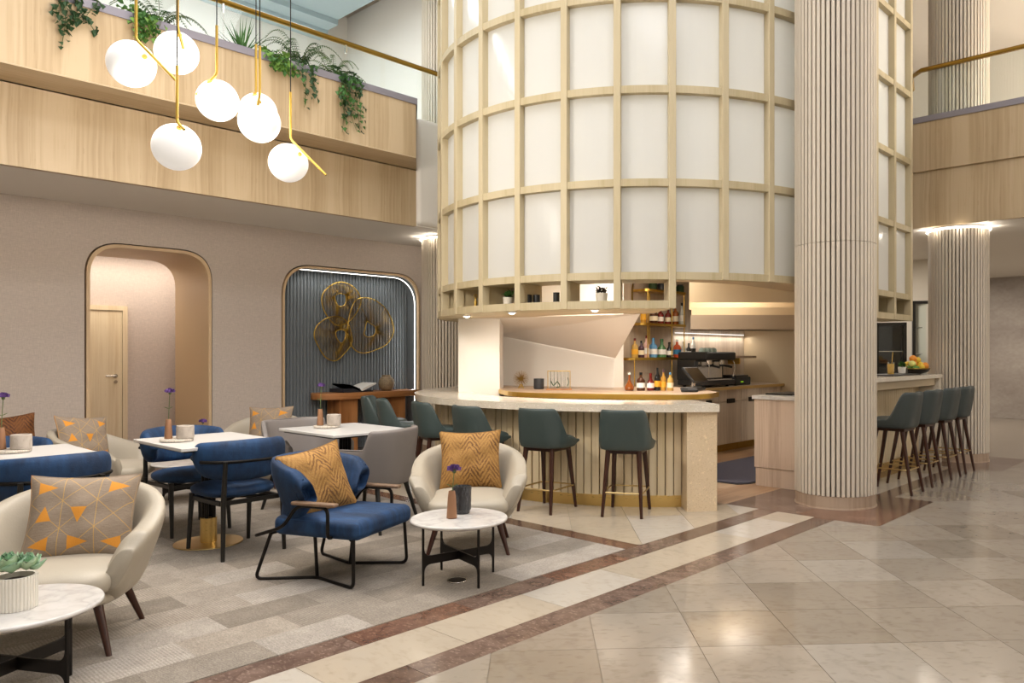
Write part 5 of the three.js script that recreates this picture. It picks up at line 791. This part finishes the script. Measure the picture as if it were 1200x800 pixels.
// ------------------------------------------------------------------ plants
function leafQuad(len, wid, fold = 0.25) { const g = new THREE.BufferGeometry(), h = wid * fold; g.setAttribute('position', new THREE.Float32BufferAttribute([0, 0, 0, -wid / 2, h, len * 0.4, 0, 0, len * 0.45, 0, 0, 0, 0, 0, len * 0.45, wid / 2, h, len * 0.4, -wid / 2, h, len * 0.4, 0, -len * 0.05, len, 0, 0, len * 0.45, 0, 0, len * 0.45, 0, -len * 0.05, len, wid / 2, h, len * 0.4], 3)); g.setAttribute('uv', new THREE.Float32BufferAttribute(new Float32Array(24), 2)); g.computeVertexNormals(); return g; }
const Mx = (p, rx, ry, rz, s) => new THREE.Matrix4().compose(p, new THREE.Quaternion().setFromEuler(new THREE.Euler(rx, ry, rz, 'YXZ')), V(s, s, s));
function ivy(label, x, z, w, dropLen, strands, mats, top = PARA + 0.03, n = 26) {
  const g = thing('trailing_ivy', label, 'plant', [x, top, z], 0, 'plants in the gallery planter'), L = [[], []], stems = [], q = leafQuad(0.06, 0.055);
  for (let s = 0; s < strands; s++) {
    const sx = rr(-w / 2, w / 2), len = dropLen * rr(0.35, 1), pts = [[sx, 0, 0], [sx + rr(-.03, .03), 0.1, 0.1], [sx + rr(-.05, .05), 0.02, 0.24], [sx + rr(-.05, .05), -len * 0.5, 0.23], [sx + rr(-.08, .08), -len, 0.21 + rr(0, 0.04)]], c = new THREE.CatmullRomCurve3(pts.map(p => V(...p)));
    stems.push(new THREE.TubeGeometry(c, 14, 0.003, 4));
    for (let k = 0; k < n; k++) { const p = c.getPoint(Math.min(1, 0.05 + k / n + rr(-.02, .02))); p.x += rr(-.035, .035); p.z += rr(-0.01, .03); L[rnd() < 0.6 ? 0 : 1].push(q.clone().applyMatrix4(Mx(p, rr(0.4, 1.5), rr(-1.3, 1.3), rr(-.4, .4), rr(0.7, 1.25)))); }
  }
  for (let k = 0; k < strands * 10; k++) { const p = V(rr(-w / 2, w / 2), rr(0.02, 0.14), rr(-0.1, 0.2)); L[rnd() < 0.5 ? 0 : 1].push(q.clone().applyMatrix4(Mx(p, rr(-.6, 0.9), rr(-3, 3), rr(-.5, .5), rr(0.8, 1.4)))); }
  mesh('stems', stems, M.stem, g); L.forEach((l, i) => { const m = mesh('foliage', l, mats[i], g); m.userData.kind = 'stuff'; });
}
function fern(label, x, z, fronds, len, up, mats, leaflet = 0.05, wid = 0.016, top = PARA + 0.03) {
  const g = thing('fern', label, 'plant', [x, top, z], 0, 'plants in the gallery planter'), L = [[], []], stems = [], q = leafQuad(leaflet, wid);
  for (let f = 0; f < fronds; f++) {
    const a = f / fronds * 6.283 + rr(-.3, .3), l = len * rr(0.65, 1), u = up * rr(0.7, 1.2), c = new THREE.QuadraticBezierCurve3(V(0, 0, 0), V(Math.cos(a) * l * 0.4, u, Math.sin(a) * l * 0.4 * 0.8), V(Math.cos(a) * l, u * 0.55 - l * 0.25, Math.sin(a) * l * 0.7)); stems.push(new THREE.TubeGeometry(c, 10, 0.0028, 4));
    for (let k = 2; k < 20; k++) { const p = c.getPoint(k / 20), d = c.getTangent(k / 20), ya = Math.atan2(d.x, d.z); for (const s of [1, -1]) L[f % 2].push(q.clone().applyMatrix4(Mx(p, 0.2, ya + s * 1.15, 0, 1.15 - k / 28))); }
  }
  mesh('stems', stems, M.stem, g); L.forEach((l, i) => { const m = mesh('foliage', l, mats[i], g); m.userData.kind = 'stuff'; });
}
function spiky(label, x, z, n, len, top = PARA + 0.03) {
  const g = thing('spiky_grass', label, 'plant', [x, top, z], 0, 'plants in the gallery planter'), l = []; for (let k = 0; k < n; k++) { const a = rr(0, 6.28), q = leafQuad(len * rr(0.6, 1), 0.016, 0.1); l.push(q.applyMatrix4(Mx(V(rr(-.03, .03), 0, rr(-.03, .03)), -rr(0.45, 1.35), a, 0, 1))); }
  const m = mesh('blades', l, M.leaf, g); m.userData.kind = 'stuff'; mesh('crown', lathe([[0, 0], [0.03, 0], [0.02, 0.06], [0, 0.08]], 10), M.stem, g);
}
const PZ = UPZ - 0.2, planterX = (px) => { const d = ray(px, 50), t = (UPZ - 0.1) / d[2]; return d[0] * t; };
ivy('dark trailing plant at the end of the planter row hanging down the oak fascia', planterX(88), PZ, 0.3, 0.46, 6, [M.leafDark, M.leafDark]);
ivy('bright green ivy spilling over the coping above the first globe pendant', planterX(160), PZ, 0.32, 0.34, 9, [M.leaf, M.leafLight]);
fern('leafy fern standing beside the bright green ivy', planterX(190), PZ + 0.05, 15, 0.44, 0.4, [M.leaf, M.leafDark]);
spiky('spiky grass plant with thin upright blades', planterX(285), PZ + 0.08, 46, 0.42);
ivy('low pale green ivy between spiky grass and arching fern', planterX(322), PZ, 0.3, 0.12, 7, [M.leafLight, M.leaf]);
fern('arching dark sword fern over the coping', planterX(352), PZ + 0.08, 16, 0.5, 0.5, [M.leafDark, M.leaf], 0.06, 0.018);
ivy('brownish trailing sprigs under the arching fern', planterX(357), PZ, 0.25, 0.42, 4, [M.leafDark, M.leaf], PARA + 0.03, 18);
ivy('long trailing ivy hanging down the oak fascia near the column', planterX(402), PZ, 0.3, 0.62, 9, [M.leaf, M.leafDark]);
fern('small fern beside the long trailing ivy', planterX(392), PZ + 0.08, 13, 0.4, 0.34, [M.leaf, M.leafLight]);
// ------------------------------------------------------------------ things in the shelf boxes
const SHY = BOT + 0.071, inBox = (px, R = DR - 0.15) => { const d = ray(px, 415), dx = d[0], dz = d[2], a = dx * dx + dz * dz, b = -2 * (dx * DC[0] + dz * DC[1]), c = DC[0] ** 2 + DC[1] ** 2 - R * R, t = (-b - Math.sqrt(b * b - 4 * a * c)) / (2 * a); return [dx * t, SHY, dz * t]; };
function smallPot(label, pos, r, h, foliage) { const g = thing('potted_plant', label, 'plant', pos); mesh('pot', lathe([[0, 0], [r * 0.85, 0], [r * 0.9, 0.005], [r, h], [r * 0.9, h], [r * 0.85, h * 0.8], [0, h * 0.8]], 26), M.ceramic, g); const l = [], q = leafQuad(0.045, 0.03); for (let k = 0; k < 60; k++) l.push(q.clone().applyMatrix4(Mx(V(rr(-r * .7, r * .7), h * 0.85 + rr(0, 0.05), rr(-r * .7, r * .7)), -rr(-0.2, 1.2), rr(0, 6.28), 0, rr(0.7, 1.2)))); const m = mesh('foliage', l, foliage, g); m.userData.kind = 'stuff'; }
smallPot('leafy green plant in a white pot in the timber shelf box', inBox(595.5), 0.05, 0.075, M.leaf);
smallPot('dark plant in a white pot in the timber shelf box over the downlight', inBox(705), 0.055, 0.08, std({ color: 0x3b3330, roughness: 0.6, side: THREE.DoubleSide }));
function pairVase(label, pos, r, h) { const g = thing('black_vase', label, 'vase', pos); mesh('body', lathe([[0, 0], [r * 0.9, 0], [r, 0.006], [r, h], [r * 0.9, h], [r * 0.88, 0.02], [0, 0.02]], 26), M.potBlack, g); mesh('rim', new THREE.TorusGeometry(r * 0.96, 0.003, 6, 26).rotateX(Math.PI / 2).translate(0, h, 0), M.blackMetal, g); }
pairVase('wide black glass vase in the timber shelf box', inBox(619), 0.034, 0.085); pairVase('black glass vase standing behind the wide one in the shelf box', inBox(629, DR - 0.2), 0.032, 0.085); pairVase('single black glass vase next to the shelf box post', inBox(652), 0.03, 0.095);
{ const g = thing('gold_figurine', 'small gold figurine in the timber shelf box', 'ornament', inBox(557.5, DR - 0.12)); mesh('figure', lathe([[0, 0], [0.02, 0], [0.022, 0.01], [0.012, 0.02], [0.018, 0.05], [0.008, 0.075], [0.012, 0.09], [0, 0.1]], 16), M.brass, g); mesh('loop', new THREE.TorusGeometry(0.018, 0.004, 8, 20).translate(0, 0.11, 0), M.brass, g); }
{ const g = thing('looped_sculpture', 'dark gold looped metal sculpture in the shelf box by the bottles', 'ornament', inBox(741, DR - 0.2), 0.6); for (const [x, s] of [[-0.03, 1], [0.0, 1.05], [0.035, 1]]) mesh('loop', curveTube([[x - 0.02, 0.004, 0], [x - 0.012, 0.12 * s, 0], [x + 0.01, 0.16 * s, 0.005], [x + 0.03, 0.1 * s, 0], [x + 0.036, 0.004, 0]], 0.006, 40, 8), M.brassDark, g); mesh('foot', box(0.14, 0.006, 0.05, 0.005, 0.003, 0), M.brassDark, g); }
for (const [x, lab] of [[8.75, 'clear stemmed glass in the shelf box next to the broad column'], [9.35, 'clear stemmed glass in the shelf box over the fruit bowl']]) { for (let k = 0; k < 3; k++) { const g = thing('wine_glass', lab, 'glass', [x + k * 0.1, SHY, DC[1] + DR - 0.2 + 0.04 * (k % 2)], 0, 'glasses in the straight shelf boxes'); mesh('bowl', lathe([[0.004, 0.06], [0.03, 0.09], [0.033, 0.12], [0.026, 0.15], [0.024, 0.15], [0.03, 0.12], [0, 0.07]], 18), M.clear, g); mesh('stem', lathe([[0, 0], [0.028, 0], [0.028, 0.003], [0.004, 0.008], [0.004, 0.062], [0, 0.062]], 16), M.clear, g); } }
// ------------------------------------------------------------------ on the straight bar
{
  const g = thing('fruit_bowl', 'low dark bowl for citrus fruit on the straight bar', 'bowl', [9.96, 1.101, -3.27]); mesh('bowl', lathe([[0, 0], [0.08, 0], [0.16, 0.03], [0.19, 0.07], [0.18, 0.07], [0.15, 0.035], [0, 0.015]], 32), M.blackMetal, g); mesh('rim', new THREE.TorusGeometry(0.186, 0.006, 8, 40).rotateX(Math.PI / 2).translate(0, 0.07, 0), M.brassDark, g);
  const cols = { orange: [0xe8912a, 'orange'], lemon: [0xe9c43c, 'lemon'], lime: [0x5c8a35, 'lime'], pale: [0xd7d67a, 'pale yellow lime'] };
  const F = [['lime', -.12, .07, .06], ['lime', -.1, .075, -.02], ['pale', -.13, .13, .02], ['orange', -.03, .13, .0], ['lemon', -.03, .09, .09], ['lemon', .06, .12, .05], ['orange', .1, .1, .1], ['orange', .12, .1, .0], ['lemon', .02, .12, -.08], ['orange', -.04, .19, .0], ['lemon', .05, .175, .02], ['orange', .15, .085, .06]];
  for (const [k, x, y, z] of F) { const [c, n] = cols[k], o = thing('citrus_fruit', `${n} piled in the dark bowl on the straight bar`, 'fruit', [9.96 + x, 1.101 + y, -3.27 + z], rr(0, 6), 'fruit in the bowl'); const s = mesh('peel', new THREE.SphereGeometry(k === 'orange' ? 0.046 : 0.038, 20, 14), std({ color: c, roughness: 0.5, bumpMap: T.leatherBump, bumpScale: 0.0006 }), o); s.scale.set(k === 'orange' ? 1 : 1.3, 1, 1); mesh('stalk', cyl(0.004, 0.003, 0.005, 0, k === 'orange' ? 0.044 : 0.036, 0, 8), M.stem, o); }
  const t = thing('serving_tray', 'dark slate tray on the straight bar under the glasses', 'tray', [9.25, 1.101, -3.27]); mesh('board', rbox(0.9, 0.014, 0.3, 0.005, 0, 0.007, 0), M.blackPlastic, t); mesh('rim', box(0.92, 0.006, 0.32, 0, 0.003, 0), M.blackMetal, t);
  smallPot('small herb plant in a white pot on the straight bar', [9.5, 1.116, -3.26], 0.045, 0.08, M.leaf);
  for (const [x, z, n] of [[9.1, -3.25, 0], [9.25, -3.3, 1], [9.64, -3.28, 2]]) { const c = thing('mixing_glass', ['amber mixing glass on the slate tray', 'tall clear mixing glass with a brass spoon on the slate tray', 'short clear tumbler on the slate tray'][n], 'glass', [x, 1.1165, z]); const h = [0.12, 0.14, 0.09][n]; mesh('glass', lathe([[0, 0], [0.035, 0], [0.04, h], [0.037, h], [0.033, 0.01], [0, 0.01]], 22), n ? M.clear : BCOL.straw, c); mesh('spoon', bar([0, 0.012, 0], [0.03, n === 1 ? 0.26 : h * 0.9, 0.01], 0.003, 0.003, 6), M.brass, c); }
}
// fridges beyond the straight bar
function fridge(label, pos, w, h, d, shelves) {
  const g = thing('glass_fridge', label, 'fridge', pos, Math.atan2(-FW[0], -FW[1]) - 0.3); mesh('cabinet', [box(w, h, 0.02, 0, h / 2, -d / 2), box(0.03, h, d, -w / 2 + 0.015, h / 2, 0), box(0.03, h, d, w / 2 - 0.015, h / 2, 0), box(w, 0.04, d, 0, h - 0.02, 0), box(w, 0.1, d, 0, 0.05, 0)], M.blackPlastic, g);
  const dr = mesh('door', [box(w, 0.05, 0.03, 0, h - 0.025, d / 2), box(w, 0.06, 0.03, 0, 0.06, d / 2), box(0.045, h, 0.03, -w / 2 + 0.022, h / 2, d / 2), box(0.045, h, 0.03, w / 2 - 0.022, h / 2, d / 2)], M.black, g); mesh('pane', box(w - 0.08, h - 0.1, 0.006, 0, h / 2, d / 2), M.glass, dr); mesh('handle', bar([w / 2 - 0.02, h * 0.4, d / 2 + 0.04], [w / 2 - 0.02, h * 0.7, d / 2 + 0.04], 0.008), M.blackMetal, dr);
  for (let k = 1; k <= shelves; k++) mesh('shelf', box(w - 0.07, 0.012, d - 0.05, 0, h * k / (shelves + 1), 0), M.chrome, g);
}
{ const p = deep(1043, 415, 12.6); fridge('black framed glass fridge behind the straight bar', [p.x, 0, p.z], 0.46, 1.86, 0.45, 3); const q = deep(1083, 415, 13.3); fridge('tall black framed glass fridge beside the far column', [q.x, 0, q.z], 0.42, 2.26, 0.45, 4); }
// ------------------------------------------------------------------ finish
scene.traverse((o) => { if (o.isMesh) { o.castShadow = true; o.receiveShadow = true; } });
renderer.render(scene, camera);
